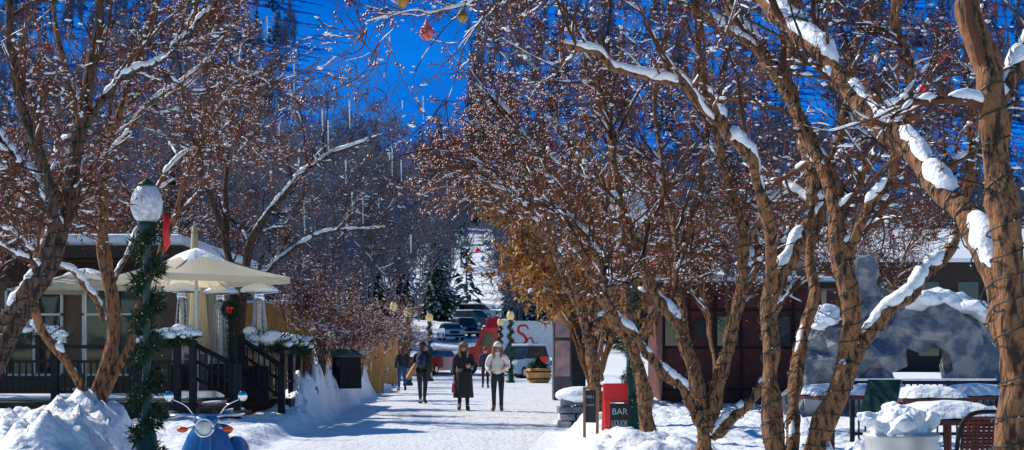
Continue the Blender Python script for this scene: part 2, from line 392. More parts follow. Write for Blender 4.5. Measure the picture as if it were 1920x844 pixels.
crown_tree('crabapple_tree',[
 ([(1905,1230,7),(1893,844,7),(1900,620,7),(1886,400,7),(1858,200,7.1),(1828,30,7.2),(1800,-150,7.3)],.084,.066),
 ([(1898,640,7.05),(1865,530,7.2),(1790,385,7.6),(1700,275,8),(1600,170,8.3),(1510,75,8.6),(1430,-10,9),(1330,-110,9.5)],.076,.05),
 ([(1858,210,7.1),(1930,80,7.3),(2000,-60,7.5),(2050,-200,7.7)],.05,.03),
 ],bx(1900,7),'wire-wrapped trunk with a thick snow-laden limb beside the terrace',11,n1=8,n2=6,n3=6,l1=.8,l2=.5,l3=.22,thick=.030,snow=.5,lsnow=.72,berries=1100,blobs=500,zmin=2.4,group=G,twr=.003,leafsize=.008,wirer=.0045)
crown_tree('crabapple_tree',[
 ([(1500,1060,10.5),(1530,860,10.5),(1590,690,10.5),(1582,520,10.5),(1555,350,10.6),(1490,215,10.8),(1420,90,11),(1370,-10,11.2),(1340,-120,11.4)],.085,.04),
 ([(1500,1040,10.5),(1468,870,10.5),(1448,740,10.6),(1438,600,10.8),(1480,470,11),(1520,380,11.2),(1500,250,11.4),(1480,100,11.5),(1500,-80,11.6)],.08,.035),
 ([(1588,690,10.5),(1640,620,10.5),(1700,555,10.5),(1780,460,10.7),(1810,330,10.9),(1825,220,11),(1840,130,11.1)],.055,.025),
 ([(1480,860,10.6),(1500,700,10.9),(1520,560,11.2),(1530,400,11.4),(1570,250,11.5),(1610,80,11.6),(1640,-60,11.7)],.055,.03),
 ([(1440,610,10.8),(1450,430,10.6),(1400,300,10.4),(1340,215,10.3),(1270,165,10.2),(1160,120,10.1),(1060,90,10)],.05,.02),
 ([(1420,95,11),(1300,10,10.5),(1150,-40,10),(1000,-30,9.6),(900,-5,9.3),(820,15,9.1),(690,48,9)],.028,.004),
 ([(1582,520,10.5),(1620,420,10.4),(1680,300,10.3),(1700,180,10.3),(1690,60,10.3),(1650,-60,10.3)],.04,.022),
 ],bx(1500,10.5),'multi-stemmed crabapple with peeling red bark and snowy forks',12,n1=12,n2=6,n3=6,l1=1.0,l2=.55,l3=.22,thick=.034,snow=.48,lsnow=.66,berries=2800,blobs=1600,zmin=2.2,group=G,twr=.003,leafsize=.010,wirer=.0045)
crown_tree('crabapple_tree',[
 ([(1325,931,15.5),(1322,830,15.5),(1310,740,15.5),(1265,610,15.6),(1215,520,15.7),(1170,400,15.8),(1150,280,16),(1120,150,16.2)],.10,.03),
 ([(1330,810,15.5),(1355,690,15.5),(1385,560,15.5),(1385,430,15.4),(1360,320,15.3),(1330,200,15.2),(1310,80,15.2),(1300,-50,15.2)],.078,.03),
 ([(1320,800,15.5),(1270,720,15.3),(1190,640,15.1),(1140,560,15),(1120,470,15),(1060,400,15)],.06,.02),
 ([(1335,820,15.5),(1400,765,15.4),(1440,690,15.4),(1450,600,15.4),(1470,520,15.5),(1440,400,15.6),(1420,300,15.6)],.064,.02),
 ([(1310,740,15.6),(1275,560,16),(1260,430,16.4),(1240,300,16.6),(1230,180,16.8),(1250,40,17)],.05,.02),
 ([(1385,500,15.5),(1450,380,15.2),(1560,300,15),(1680,220,15),(1760,120,15)],.04,.018),
 ],bx(1325,15.5),'low-forking crabapple wound with light strings, snow in forks',13,n1=15,n2=7,n3=6,l1=1.3,l2=.65,l3=.25,thick=.034,berries=3200,blobs=2300,zmin=1.9,group=G,leafsize=.013,snow=.46,twr=.0036)
crown_tree('crabapple_tree',[
 ([(1222,870,20),(1210,760,20),(1190,660,20),(1150,590,20),(1100,500,19.8),(1060,400,19.6),(1020,300,19.5),(960,220,19.5),(890,160,19.5)],.105,.02),
 ([(1212,780,20),(1180,600,20),(1170,450,20.2),(1150,300,20.4),(1130,180,20.5),(1110,60,20.5)],.075,.02),
 ([(1190,660,20),(1240,560,20),(1290,430,20),(1320,300,20),(1330,180,20)],.065,.02),
 ([(1100,500,19.8),(1010,420,19.5),(950,360,19.3),(880,330,19.2)],.04,.012),
 ([(1150,400,20.2),(1060,250,20.8),(1000,130,21),(960,60,21)],.04,.012),
 ],bx(1222,20),'leaning crabapple full of red berries beside a lamp post',14,n1=15,n2=7,n3=5,l1=1.3,l2=.7,l3=.3,thick=.032,berries=4600,blobs=2400,zmin=2.2,group=G,twr=.0044,leafsize=.016,twig='twigred',snow=.44)
crown_tree('crabapple_tree',[
 ([(1128,822,26),(1112,700,26),(1090,590,26),(1060,500,26),(1000,420,25.5),(930,340,25),(870,290,25)],.11,.02),
 ([(1100,640,26),(1120,520,26.5),(1130,400,27),(1110,280,27),(1080,160,27)],.075,.02),
 ([(1090,590,26),(1040,480,26.5),(1010,360,27),(980,250,27),(940,170,27)],.06,.02),
 ([(1112,620,26),(1160,540,26),(1220,430,26),(1260,330,26)],.06,.02),
 ],bx(1128,26),'wire-wrapped crabapple with berries at the street edge',15,n1=13,n2=6,n3=5,l1=1.4,l2=.75,l3=.34,thick=.032,berries=3400,blobs=2000,zmin=2.4,group=G,twr=.0055,leafsize=.02,twig='twigred',snow=.42,wirer=.008)
crown_tree('crabapple_tree',[
 ([(178,922,16),(178,840,16),(180,760,16),(215,640,16),(205,520,16),(190,420,16),(200,300,16),(240,150,16),(300,0,16),(340,-120,16)],.10,.025),
 ([(178,775,16),(130,690,15.9),(80,610,15.8),(60,520,15.7),(100,400,15.6),(140,280,15.5),(120,120,15.4),(100,-40,15.4)],.055,.02),
 ([(185,755,16),(240,650,16),(270,560,16),(310,450,16.1),(350,330,16.2),(400,220,16.3),(480,130,16.4)],.055,.015),
 ([(205,540,16),(260,430,16.4),(330,300,16.8),(420,270,17),(500,240,17)],.035,.010),
 ([(200,300,16),(280,200,15.7),(380,120,15.5),(450,30,15.5)],.03,.010),
 ([(195,600,16),(150,520,15.7),(60,470,15.5),(-20,400,15.4)],.035,.012),
 ],bx(178,16),'forked crabapple with reddish twigs rising from a snow mound',16,n1=16,n2=7,n3=6,l1=1.1,l2=.6,l3=.26,thick=.03,berries=4800,blobs=3000,zmin=2.5,group=G,leafsize=.012,twig='twigred',snow=.45,wires=False,twr=.0034)
crown_tree('crabapple_tree',[
 ([(-170,983,13),(-60,780,13),(10,650,13),(60,560,13),(120,420,13),(150,250,13),(175,120,13),(195,-40,13)],.09,.04),
 ([(-60,780,13),(-20,640,12.8),(40,560,12.6),(85,480,12.6),(90,350,12.6),(40,200,12.6),(20,50,12.6),(10,-100,12.6)],.06,.03),
 ([(120,420,13),(60,330,13.3),(0,260,13.5),(-80,180,13.6)],.035,.02),
 ([(150,250,13),(230,150,13),(330,90,13),(420,-20,13)],.035,.015),
 ],bx(-170,13),'dark leaning crabapple stems dusted with snow beside patio',17,n1=13,n2=6,n3=5,l1=1.1,l2=.6,l3=.26,thick=.03,berries=2400,blobs=1600,zmin=2.1,group=G,leafsize=.011,bark='bark2',snow=.45,twr=.0032)
crown_tree('bare_tree',[
 ([(455,787,33),(450,600,33),(470,460,33),(500,405,33),(560,335,33),(620,290,33),(690,262,33)],.13,.03),
 ([(455,560,33),(520,490,33),(600,440,33),(720,425,33)],.07,.02),
 ([(450,620,33),(425,450,33.5),(430,250,34),(460,80,34)],.11,.025),
 ([(425,450,33),(370,300,33),(340,150,33),(330,20,33)],.07,.02),
 ],bx(455,33),'bare tree with snow-loaded limbs behind the patio fence',18,n1=11,n2=6,n3=5,l1=1.5,l2=.8,l3=.38,thick=.05,berries=0,blobs=1000,zmin=3.2,twr=.0065,bark='bark2',wires=False,snow=.55)

def gen_limbs(h,rad,rng,nl=6,low=.8):
    out=[]
    for k in range(nl):
        a=k/nl*2*math.pi+rng.random()*.7; rr=rad*(.25+.75*rng.random()); hh=h*(.62+.40*rng.random())
        pts=[(0,0,-.1),(.03*math.cos(a),.03*math.sin(a),low*.6)] if k==0 else [(.02*math.cos(a),.02*math.sin(a),low*.45)]
        pts+=[(.25*rr*math.cos(a),.25*rr*math.sin(a),low+.2*h),(.65*rr*math.cos(a+.25),.65*rr*math.sin(a+.25),.55*h),(rr*math.cos(a+.1),rr*math.sin(a+.1),hh)]
        out.append((pts,.10 if k==0 else .055,.015))
    return out
def far_tree(h,rad,seed,loc,label,**k):
    return crown_tree(k.pop('name','crabapple_tree'),gen_limbs(h,rad,np.random.default_rng(seed),k.pop('nl',7)),loc,label,seed,local=True,K0=30,**k)
def at(x,y): return (x,y,float(gh(x,y))-.05)
def atb(x,y): return (x,y,float(gh(x,y))-.50)
GS='small crabapples lining the snow bank'
s1=far_tree(3.2,1.1,31,atb(X(578,33),33),'small berry-covered crabapple standing in snow bank',n1=7,n2=5,n3=5,l1=.85,l2=.45,l3=.22,zmin=.6,twr=.005,leafsize=.018,berries=1500,blobs=1900,thick=.03,group=GS,twig='twigred',wires=False,snow=.58,rs=.38,up=.3)
s2=far_tree(3.0,1.15,32,atb(X(632,39.5),39.5),'small berry-covered crabapple standing in snow bank',n1=7,n2=5,n3=5,l1=.85,l2=.45,l3=.22,zmin=.6,twr=.006,leafsize=.02,berries=1500,blobs=1900,thick=.03,group=GS,twig='twigred',wires=False,snow=.58,rs=.38,up=.3)
for i,(px,D,s) in enumerate([(606,36,.95),(672,46.5,1.1),(704,54,1.2),(735,63,1.25),(758,73,1.35)]):
    x=X(px,D); dup([s1,s2][i%2],atb(x,D),i*1.3+.5,s)
b1=far_tree(6.4,2.6,33,at(4.6,33),'tall crabapple with dense reddish twigs and snow',n1=11,n2=6,n3=5,l1=1.4,l2=.75,l3=.36,zmin=2.0,twr=.0065,leafsize=.022,berries=2600,blobs=2000,thick=.034,group=G,twig='twigred',wires=False,snow=.45,rs=.8)
for i,(x,D,s) in enumerate([(-11.5,31,1.15),(-9.6,40,1.2),(11,45,1.2),(-14,46,1.3)]):
    dup(b1,at(x,D),i*1.1+.4,s)
o1=far_tree(6.0,2.6,34,at(2.0,37),'tree holding orange dry leaves beside the street',name='oak_tree',n1=13,n2=7,n3=5,l1=1.3,l2=.7,l3=.35,zmin=1.8,twr=.008,leafsize=.032,berries=0,leaves=8500,blobs=900,thick=.03,wires=False,snow=.35,cat='tree',rs=.8)
dup(o1,at(2.5,48),2,1.15); dup(o1,at(3.6,60),3.5,1.2)
GB='tall bare trees on the rising ground'
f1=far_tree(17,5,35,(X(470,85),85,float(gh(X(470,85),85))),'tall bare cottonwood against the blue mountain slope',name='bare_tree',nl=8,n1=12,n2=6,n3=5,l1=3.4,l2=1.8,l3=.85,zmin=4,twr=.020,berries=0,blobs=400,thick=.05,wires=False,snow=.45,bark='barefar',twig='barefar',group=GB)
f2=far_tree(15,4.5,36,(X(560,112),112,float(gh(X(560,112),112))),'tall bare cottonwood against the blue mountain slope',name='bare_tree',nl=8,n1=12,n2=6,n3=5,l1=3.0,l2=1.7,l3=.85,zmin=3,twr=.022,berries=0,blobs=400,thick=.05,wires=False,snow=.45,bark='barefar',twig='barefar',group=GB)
k=0
for (px,D,s) in [(600,100,.9),(640,140,1.4),(690,140,1.2),(735,155,1.3),(785,165,1.3),(520,150,1.5),(400,100,1.2),(970,130,.9),(330,120,1.5),(250,90,1.2),(1100,140,1.2),(1250,120,1),(1400,150,1.2),(1600,140,1),(100,110,1.4),(570,130,1.5)]:
    x=X(px,D); dup([f1,f2][k%2],(x,D,float(gh(x,D))-.1),k*.9,s); k+=1
def conifer_arrays(seed,n=900):
    rng=np.random.default_rng(seed)
    z=rng.random(n)**1.25*.95+.04; a=rng.random(n)*6.283; lay=(z*13+.3*np.sin(a*3))%1
    r=(1-z)*.2*(.35+.65*rng.random(n)**.4)*(1.15-.45*lay)
    C=np.stack([r*np.cos(a),r*np.sin(a),z],1)
    out=np.stack([np.cos(a),np.sin(a),-.55+0*a],1); s=.035*(1.3-z*.7)
    D1=out*(s*1.6)[:,None]+rng.normal(size=(n,3))*.006
    D2=np.stack([-np.sin(a),np.cos(a),.25*rng.normal(size=n)],1)*(s*1.3)[:,None]
    return C,D1,D2,rng.random(n)<.25
def conifer(name,h,seed,loc,label,group=None,nm='needlehaze',n=1800):
    C,D1,D2,sn=conifer_arrays(seed,n)
    th=thing(name,label,'tree',loc,group)
    a=Acc(); a.cyl((0,0,-.2),(0,0,h*.95),.018*h,.003*h,7); part(th,'trunk',a,'bark2',True)
    a=Acc(); a.tris(C[~sn]*h,D1[~sn]*h,D2[~sn]*h,0); a.tris((C[sn]+[0,0,.004])*h,D1[sn]*h*.8,D2[sn]*h*.8,1); part(th,'crown',a,[nm,'snow'])
    return th
GC='dark spruces below the mountain'
c1=conifer('spruce_tree',12,1,(X(20,75),75,.2),'dark snow-flecked spruce behind the buildings',GC,'needle')
c2=conifer('spruce_tree',13,2,(X(330,85),85,.2),'dark snow-flecked spruce behind the buildings',GC,'needlehaze')
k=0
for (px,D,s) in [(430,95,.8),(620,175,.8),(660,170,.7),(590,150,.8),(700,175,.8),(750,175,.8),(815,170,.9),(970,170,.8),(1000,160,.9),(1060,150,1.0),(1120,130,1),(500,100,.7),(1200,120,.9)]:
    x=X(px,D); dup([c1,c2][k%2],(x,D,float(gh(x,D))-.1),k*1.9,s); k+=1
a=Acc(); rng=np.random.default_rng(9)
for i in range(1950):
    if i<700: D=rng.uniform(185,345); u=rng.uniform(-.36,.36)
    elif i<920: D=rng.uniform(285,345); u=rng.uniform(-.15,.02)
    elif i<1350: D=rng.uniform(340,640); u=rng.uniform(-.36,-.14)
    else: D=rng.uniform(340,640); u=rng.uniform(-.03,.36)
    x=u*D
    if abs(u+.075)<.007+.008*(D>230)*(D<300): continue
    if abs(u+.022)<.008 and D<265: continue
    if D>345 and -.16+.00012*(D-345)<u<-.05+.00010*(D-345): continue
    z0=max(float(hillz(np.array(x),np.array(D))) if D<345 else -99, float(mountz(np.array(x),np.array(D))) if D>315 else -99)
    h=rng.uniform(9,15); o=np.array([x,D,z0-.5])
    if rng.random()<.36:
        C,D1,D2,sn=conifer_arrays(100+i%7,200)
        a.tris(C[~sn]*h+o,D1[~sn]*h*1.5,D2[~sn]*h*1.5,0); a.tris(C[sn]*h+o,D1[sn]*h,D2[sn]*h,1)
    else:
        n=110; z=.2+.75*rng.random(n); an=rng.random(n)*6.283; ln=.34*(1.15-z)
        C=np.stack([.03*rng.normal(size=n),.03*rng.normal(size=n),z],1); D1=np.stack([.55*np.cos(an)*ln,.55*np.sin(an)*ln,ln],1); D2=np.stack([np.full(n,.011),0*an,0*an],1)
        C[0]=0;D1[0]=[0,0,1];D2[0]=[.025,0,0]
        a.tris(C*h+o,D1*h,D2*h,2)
struct('hillside_forest',a,['needlehaze','snow','barefar'],False,'stuff')

# ---------------- lamp posts ----------------
def needles(acc,path,rad,n,size,rng,m=0):
    path=np.asarray(path,float); L=np.concatenate([[0],np.cumsum(np.linalg.norm(np.diff(path,axis=0),axis=1))])
    s=rng.random(n)*L[-1]; c=np.stack([np.interp(s,L,path[:,k]) for k in range(3)],1)
    d=nrm(rng.normal(size=(n,3))); c=c+d*(rad*rng.random(n)**.6)[:,None]
    acc.tris(c,d*size+rng.normal(size=(n,3))*size*.4,nrm(rng.normal(size=(n,3)))*size*.35,m)
def lamp(loc,label,h=3.9,garland=True,glass='globe',seed=1,gs=1.0,ps=1.0,gr=1.0):
    th=thing('street_lamp',label,'street lamp',loc,'acorn globe street lamps')
    rng=np.random.default_rng(seed); k=h/3.9
    a=Acc(); a.lathe((0,0,0),[(.22*ps,-.1),(.22*ps,.12),(.17*ps,.16),(.15*ps,.55),(.11*ps,.62),(.075*ps,.75),(.06*ps,1.5),(.055*ps,2.9*k),(.09*ps,2.95*k),(.05*ps,3.0*k),(.12*gs,3.12*k),(.14*gs,3.2*k),(.1*gs,3.21*k)],16); part(th,'post',a,'green',True)
    a=Acc(); a.lathe((0,0,3.2*k),[(.11*gs,0),(.17*gs,.06*gs),(.21*gs,.16*gs),(.22*gs,.27*gs),(.19*gs,.39*gs),(.14*gs,.47*gs),(.12*gs,.5*gs)],18); part(th,'lamp_globe',a,glass,True)
    a=Acc(); a.lathe((0,0,3.2*k+.49*gs),[(.14*gs,0),(.11*gs,.04*gs),(.04*gs,.08*gs),(.015,.11*gs)],14); part(th,'finial',a,'green',True)
    if garland:
        t=np.linspace(0,1,140); path=np.stack([.10*gr*np.cos(t*38),.10*gr*np.sin(t*38),.35+t*2.7*k],1)
        a=Acc(); needles(a,path,.08*gr,5200,.06*gr,rng); i=rng.integers(0,139,90); a.blobs(path[i]+rng.normal(size=(90,3))*.05*gr,np.full(90,.009),'oct',1)
        part(th,'garland',a,['needle','bulb'])
    return th
D=14.6; lmp=lamp((X(275,D),D,.14),'street lamp wrapped in evergreen garland beside the patio',3.2,gs=.72,ps=.65,gr=1.05)
a=Acc(); a.path([(.20,-.1,2.70),(.23,-.12,2.62),(.21,-.14,2.52),(.23,-.12,2.42),(.20,-.1,2.34)],[.02,.035,.03,.035,.012],8); part(lmp,'ribbon',a,'red',True)
D=21.5; lamp((X(1183,D),D,0.1),'green lamp post beside the chalkboard sign',3.9,True,seed=2,gr=.8)
for (px,D) in [(957,72),(805,76),(765,66),(738,70),(938,88)]:
    x=X(px,D); lamp((x,D,float(gh(x,D))),'street lamp with warm cream globe along the street',3.7,True,'yellow',3,gs=.85)

# ---------------- restaurant ----------------
bd=thing('restaurant_building','beige restaurant with white-framed windows and snowy roof','building',(-12.3,34,0))
a=Acc(); a.box((0,4.5,1.8),(9.2,9,3.6)); part(bd,'wall',a,'beige')
a=Acc(); a.box((0,4.3,3.73),(10,10.2,.26)); part(bd,'roof',a,'deckwood')
a=Acc(); a.box((0,4.3,4.0),(9.9,10,.28)); part(bd,'roof_snow',a,'snow',bevel=.1)
for i in range(5):
    x=-3.8+i*1.75
    a=Acc(); a.box((x,-.03,1.95),(1.2,.06,1.9)); w=part(bd,'window',a,'glass')
    a=Acc()
    for sx in (-.63,.63,0): a.box((x+sx,-.08,1.95),(.05,.1,2.0))
    for z in (.98,1.95+.4,2.92): a.box((x,-.085,z),(1.31,.09,.05))
    f=part(bd,'window_frame',a,'white'); f.parent=w
a=Acc(); a.box((0,-.1,3.3),(9.3,.3,.4)); part(bd,'fascia',a,'deckwood')
dk=thing('patio_deck','raised dark wooden patio deck with railings and snow','deck',(0,28,0))
a=Acc(); a.box((-10.6,2.9,.30),(9.3,5.6,.5)); a.box((-5.2,3.9,.30),(1.5,3.7,.5))
for i in range(26): a.box((-15+i*.36,.06,.28),(.03,.04,.44))
part(dk,'floor',a,'deckwood')
a=Acc()
for i in range(3): a.box((-5.75+.36*i,.95,.46-.15*i),(.38,1.75,.06)); a.box((-5.58+.36*i,.95,.38-.15*i),(.04,1.7,.13))
for y in (.05,1.85): a.add([(-5.95,y,.05),(-4.75,y,.05),(-4.75,y,.15),(-5.95,y,.55),(-5.95,y+.05,.05),(-4.75,y+.05,.05),(-4.75,y+.05,.15),(-5.95,y+.05,.55)],[[0,1,2,3],[4,7,6,5],[0,4,5,1],[1,5,6,2],[2,6,7,3],[3,7,4,0]])
part(dk,'stair',a,'stairwood')
a=Acc(); a.box((-10.6,3.2,.585),(9.0,4.4,.07)); 
for i in range(3): a.box((-5.77+.36*i,1.0,.52-.15*i),(.26,1.2,.06))
part(dk,'deck_snow',a,'snow',bevel=.03)
a=Acc()
for x in (-15,-13.4,-11.8,-10.2,-8.6,-7.1,-6.3): a.box((x,.1,1.1),(.13,.13,1.1))
a.box((-10.6,.1,1.6),(8.7,.16,.07)); a.box((-10.6,.1,.75),(8.6,.05,.05)); a.box((-10.6,.1,1.32),(8.6,.05,.05))
for i in range(72): a.box((-15.0+i*.122,.1,1.03),(.035,.025,.56))
for y,xa,xb,za,zb in ((0,-5.98,-5.15,1.68,1.25),(1.55,-5.35,-4.56,1.78,1.25)):
    a.box((xa,y,(za+.5)/2),(.13,.13,za-.4)); a.box((xb,y,zb/2),(.13,.13,zb+.04))
    for k,dz in enumerate((0,-.3,-.62)): a.path([(xa,y,za+dz-.03),(xb,y,zb+dz-.03)],.05 if k==0 else .03,4)
    for k in range(1,7):
        u=k/7; a.box((xa+(xb-xa)*u,y,za+(zb-za)*u-.35),(.03,.03,.62))
a.box((-4.6,3.6,1.5),(.12,3.6,.07)); a.box((-4.6,3.6,.9),(.05,3.6,.05))
for k in range(4): a.box((-4.6,1.95+k*1.1,.95),(.1,.1,1.1))
part(dk,'railing',a,'black')
rng=np.random.default_rng(5)
def snowgarland(th,path,n=2500,r=.13,snow=60,sr=.13):
    a=Acc(); needles(a,path,r,n,.1,rng); part(th,'garland',a,'needle')
    path=np.asarray(path,float); L=np.linspace(0,len(path)-1,snow); c=np.stack([np.interp(L,np.arange(len(path)),path[:,k]) for k in range(3)],1)
    c=c+rng.normal(size=c.shape)*.05; c[:,2]+=.09; s=sr*(.4+rng.random(snow)*.8)
    a=Acc(); a.blobs(c,np.stack([s,s,s*.55],1),'ico',0,rng,.5); o=part(th,'garland_snow',a,'snow',True); m=o.modifiers.new('s','SUBSURF'); m.levels=m.render_levels=1
snowgarland(dk,[(-5.3,1.9,1.72),(-4.7,2.0,1.66),(-4.6,3.5,1.66),(-4.6,5.2,1.6)],4200,.2,110,.2)
snowgarland(dk,[(-7.1,.05,1.72),(-6.0,.05,1.76)],1500,.14,40,.15)
snowgarland(dk,[(-15,.05,1.72),(-11,.05,1.75),(-9.2,.05,1.95),(-8.4,.05,1.72)],4200,.22,140,.15)
fn=thing('wooden_fence','orange-brown plank fence beside the patio deck','fence',(0,34.5,0))
a=Acc()
for i in range(12): a.box((-6.35+i*.155,0,1.45+.02*(i%3)),(.147,.03,2.3))
a.box((-5.5,.04,.7),(1.9,.05,.1)); a.box((-5.5,.04,2.0),(1.9,.05,.1)); part(fn,'panel',a,'plank')
a=Acc(); a.box((-5.5,0,2.66),(1.95,.14,.07)); part(fn,'snow_cover',a,'snow',bevel=.03)
fn=thing('wooden_fence','short upright plank screen at the street edge','fence',(X(722,60),60,0))
a=Acc()
for i in range(7): a.box((-.45+i*.15,0,1.3+.04*(i%2)),(.14,.04,2.2))
a.box((0,.04,.6),(1.05,.05,.1)); part(fn,'panel',a,'plank')
fn=thing('wooden_fence','low plank fence behind the small crabapples','fence',(X(665,52),52,0))
a=Acc()
for i in range(14): a.box((-1+i*.15,0,1.0+.03*(i%2)),(.14,.04,1.9))
part(fn,'panel',a,'plank')
def umbrella(loc,label,w=2.45,zr=2.95,zt=3.6,rz=.6):
    th=thing('patio_umbrella',label,'patio umbrella',loc,'open cream patio umbrellas',rz)
    a=Acc(); v=[(0,0,zt)]
    seg=24
    for k in range(1,9):
        t=k/8
        for j in range(seg):
            an=j/seg*2*math.pi; q=1/max(abs(math.cos(an)),abs(math.sin(an)))
            dip=.05*math.sin(t*math.pi)*(1-abs(math.cos(2*an)))
            v.append((w*t*q*math.cos(an)*.82,w*t*q*math.sin(an)*.82,zt-(zt-zr)*(t**.9)-dip+.02))
    tri=[(0,1+j,1+(j+1)%seg) for j in range(seg)]; qd=[]
    for k in range(7):
        for j in range(seg): b=1+k*seg; qd.append((b+j,b+seg+j,b+seg+(j+1)%seg,b+(j+1)%seg))
    b0=a.n; a.add(v,tri); a.f.append((np.array(qd)+b0,0))
    e=np.array(v[-seg:]); e2=e.copy(); e2[:,2]-=.13; e[:,:2]*=1.001; e2[:,:2]*=1.001
    a.add(np.vstack([e,e2]),[(j,seg+j,seg+(j+1)%seg,(j+1)%seg) for j in range(seg)])
    part(th,'canopy',a,'canvas',True)
    a=Acc(); v2=np.array(v[:1+3*seg]); v2[:,2]+=.03+.02*np.sin(np.arange(len(v2))*1.3); v2[-seg:,2]-=.05
    a.add(v2,tri); a.f.append((np.array(qd[:2*seg]),0)); part(th,'snow_cover',a,'snow',True)
    a=Acc(); a.cyl((0,0,.1),(0,0,zt),.035,.03,12); a.box((0,0,.12),(.8,.8,.12)); part(th,'pole',a,'steel')
    a=Acc()
    for j in range(8):
        an=j/8*2*math.pi; q=(1/max(abs(math.cos(an)),abs(math.sin(an))))*.82*w
        a.path([(0,0,zt-.06),(q*math.cos(an),q*math.sin(an),zr-.03)],.012,5)
    part(th,'rib',a,'steel'); return th
umbrella((X(368,29.5),29.5,.55),'open cream patio umbrella dusted with snow over the deck',1.62,2.4,2.98,.72)
umbrella((X(160,32.5),32.5,.55),'open cream patio umbrella close to the restaurant wall',1.6,2.35,2.75,.5)
def closed_umb(loc,h=3.2,label='closed white patio umbrella standing on the deck'):
    th=thing('closed_umbrella',label,'patio umbrella',loc,'closed patio umbrellas')
    a=Acc(); a.lathe((0,0,0),[(.10,.9),(.20,.95),(.17,1.4),(.14,2.0),(.11,2.5),(.05,h)],40,rip=(.22,9)); part(th,'canopy',a,'canvas',True)
    a=Acc(); a.cyl((0,0,0),(0,0,h+.1),.03,.03,10); a.box((0,0,.05),(.6,.6,.1)); part(th,'pole',a,'steel')
closed_umb((X(372,31.5),31.5,.55),2.6); closed_umb((X(392,33),33,.55),2.6); closed_umb((X(365,32.6),32.6,.55),3.7,'tall closed white patio umbrella behind the heaters')
def heater(loc,label='tall steel pyramid patio heater with snowy reflector'):
    th=thing('patio_heater',label,'patio heater',loc,'pyramid patio heaters')
    a=Acc(); a.box((0,0,.35),(.46,.46,.7),taper=.92); part(th,'base',a,'black')
    a=Acc()
    for sx in (-1,1):
        for sy in (-1,1): a.path([(sx*.19,sy*.19,.7),(sx*.08,sy*.08,2.0)],.016,5)
    for z in np.linspace(.8,1.95,12):
        w=.19-(.11)*(z-.7)/1.3
        a.path([(-w,-w,z),(w,-w,z),(w,w,z),(-w,w,z),(-w,-w,z)],.006,4)
    part(th,'guard',a,'steel')
    a=Acc(); a.cyl((0,0,.7),(0,0,2.0),.05,.05,12); part(th,'flame_tube',a,'lens',True)
    a=Acc(); a.lathe((0,0,2.0),[(.1,0),(.12,.12),(.09,.15),(.38,.17),(.39,.19),(.15,.30),(.03,.33)],24); part(th,'reflector',a,'chrome',True)
    a=Acc(); a.lathe((0,0,2.19),[(.37,0),(.38,.05),(.30,.11),(.12,.17),(.02,.18)],20); part(th,'snow_cover',a,'snow',True)
    return th
h0=heater((X(483,29.9),30.1,.52)); dup(h0,(X(341,30.5),30.5,.55),.2,1.0); dup(h0,(X(413,31.5),31.5,.55),.4,1.0)
wr=thing('garland_post','garland wrapped post with wreath and red bow','christmas decoration',(X(430,29),29.2,.55))
a=Acc(); a.cyl((0,0,0),(0,0,1.9),.05,.05,8); part(wr,'post',a,'black')
a=Acc(); t=np.linspace(0,6.283,24); needles(a,np.stack([.14*np.cos(t),-.08+0*t,1.78+.14*np.sin(t)],1),.05,1500,.045,rng); needles(a,[(0,0,.3),(0,0,1.6)],.09,1200,.06,rng); part(wr,'wreath',a,'needle')
a=Acc(); a.ell((-.035,-.16,1.80),(.04,.02,.03)); a.ell((.035,-.16,1.80),(.04,.02,.03)); a.ell((0,-.17,1.795),(.018,.02,.02)); a.box((-.02,-.16,1.73),(.02,.015,.09),.2); a.box((.025,-.16,1.73),(.02,.015,.09)); part(wr,'bow',a,'red',True)
bn=thing('litter_bin','black slant-topped litter bin in the snow bank','litter bin',(X(650,38.5),38.5,.56),rz=.5)
a=Acc(); a.box((0,0,.40),(.62,.55,.8),taper=.95); part(bn,'body',a,'black',bevel=.02)
a=Acc(); a.add([(-.33,-.3,.8),(.33,-.3,.8),(.33,.3,.8),(-.33,.3,.8),(-.33,-.3,.86),(.33,-.3,.86),(.33,.3,1.02),(-.33,.3,1.02)],[[0,3,2,1],[4,5,6,7],[0,1,5,4],[1,2,6,5],[2,3,7,6],[3,0,4,7]]); part(bn,'lid',a,'green')

def text(par,name,s,size,loc,rot,mat,ext=.004):
    c=bpy.data.curves.new(name,'FONT'); c.body=s; c.size=size; c.extrude=ext; c.align_x='LEFT'
    o=bpy.data.objects.new(name,c); col.objects.link(o)
    bpy.context.view_layer.update(); dg=bpy.context.evaluated_depsgraph_get()
    me=bpy.data.meshes.new_from_object(o.evaluated_get(dg)); bpy.data.objects.remove(o)
    me.materials.clear(); me.materials.append(M[mat])
    q=bpy.data.objects.new(name,me); col.objects.link(q); q.parent=par; q.location=loc; q.rotation_euler=rot; return q
D=20.4; sg=thing('sandwich_sign','red-framed chalkboard sandwich sign in the snow','sign',(X(1154,D),D,float(Z(822,D))),rz=.1)
a=Acc()
for y,s in ((-.12,1),(.2,-1)):
    for x in (-.15,.15): a.path([(x,y,-.3),(x,.04,.74)],.018,4)
a.box((0,.0,.62),(.33,.05,.26)); a.box((-.125,-.085,.24),(.08,.03,.56)); part(sg,'frame',a,'red')
a=Acc(); a.box((.045,-.095,.24),(.27,.02,.48)); part(sg,'board',a,'chalk')
text(sg,'lettering','BAR',.12,(-.07,-.108,.33),(math.pi/2,0,0),'text'); text(sg,'lettering','LIQUOR',.12,(-.075,-.108,.17),(math.pi/2,0,0),'text').scale=(.5,1,1)
D=23; sg=thing('sandwich_sign','small wood-framed chalkboard by the planter','sign',(X(1108,D),D,float(Z(795,D))),rz=-.2)
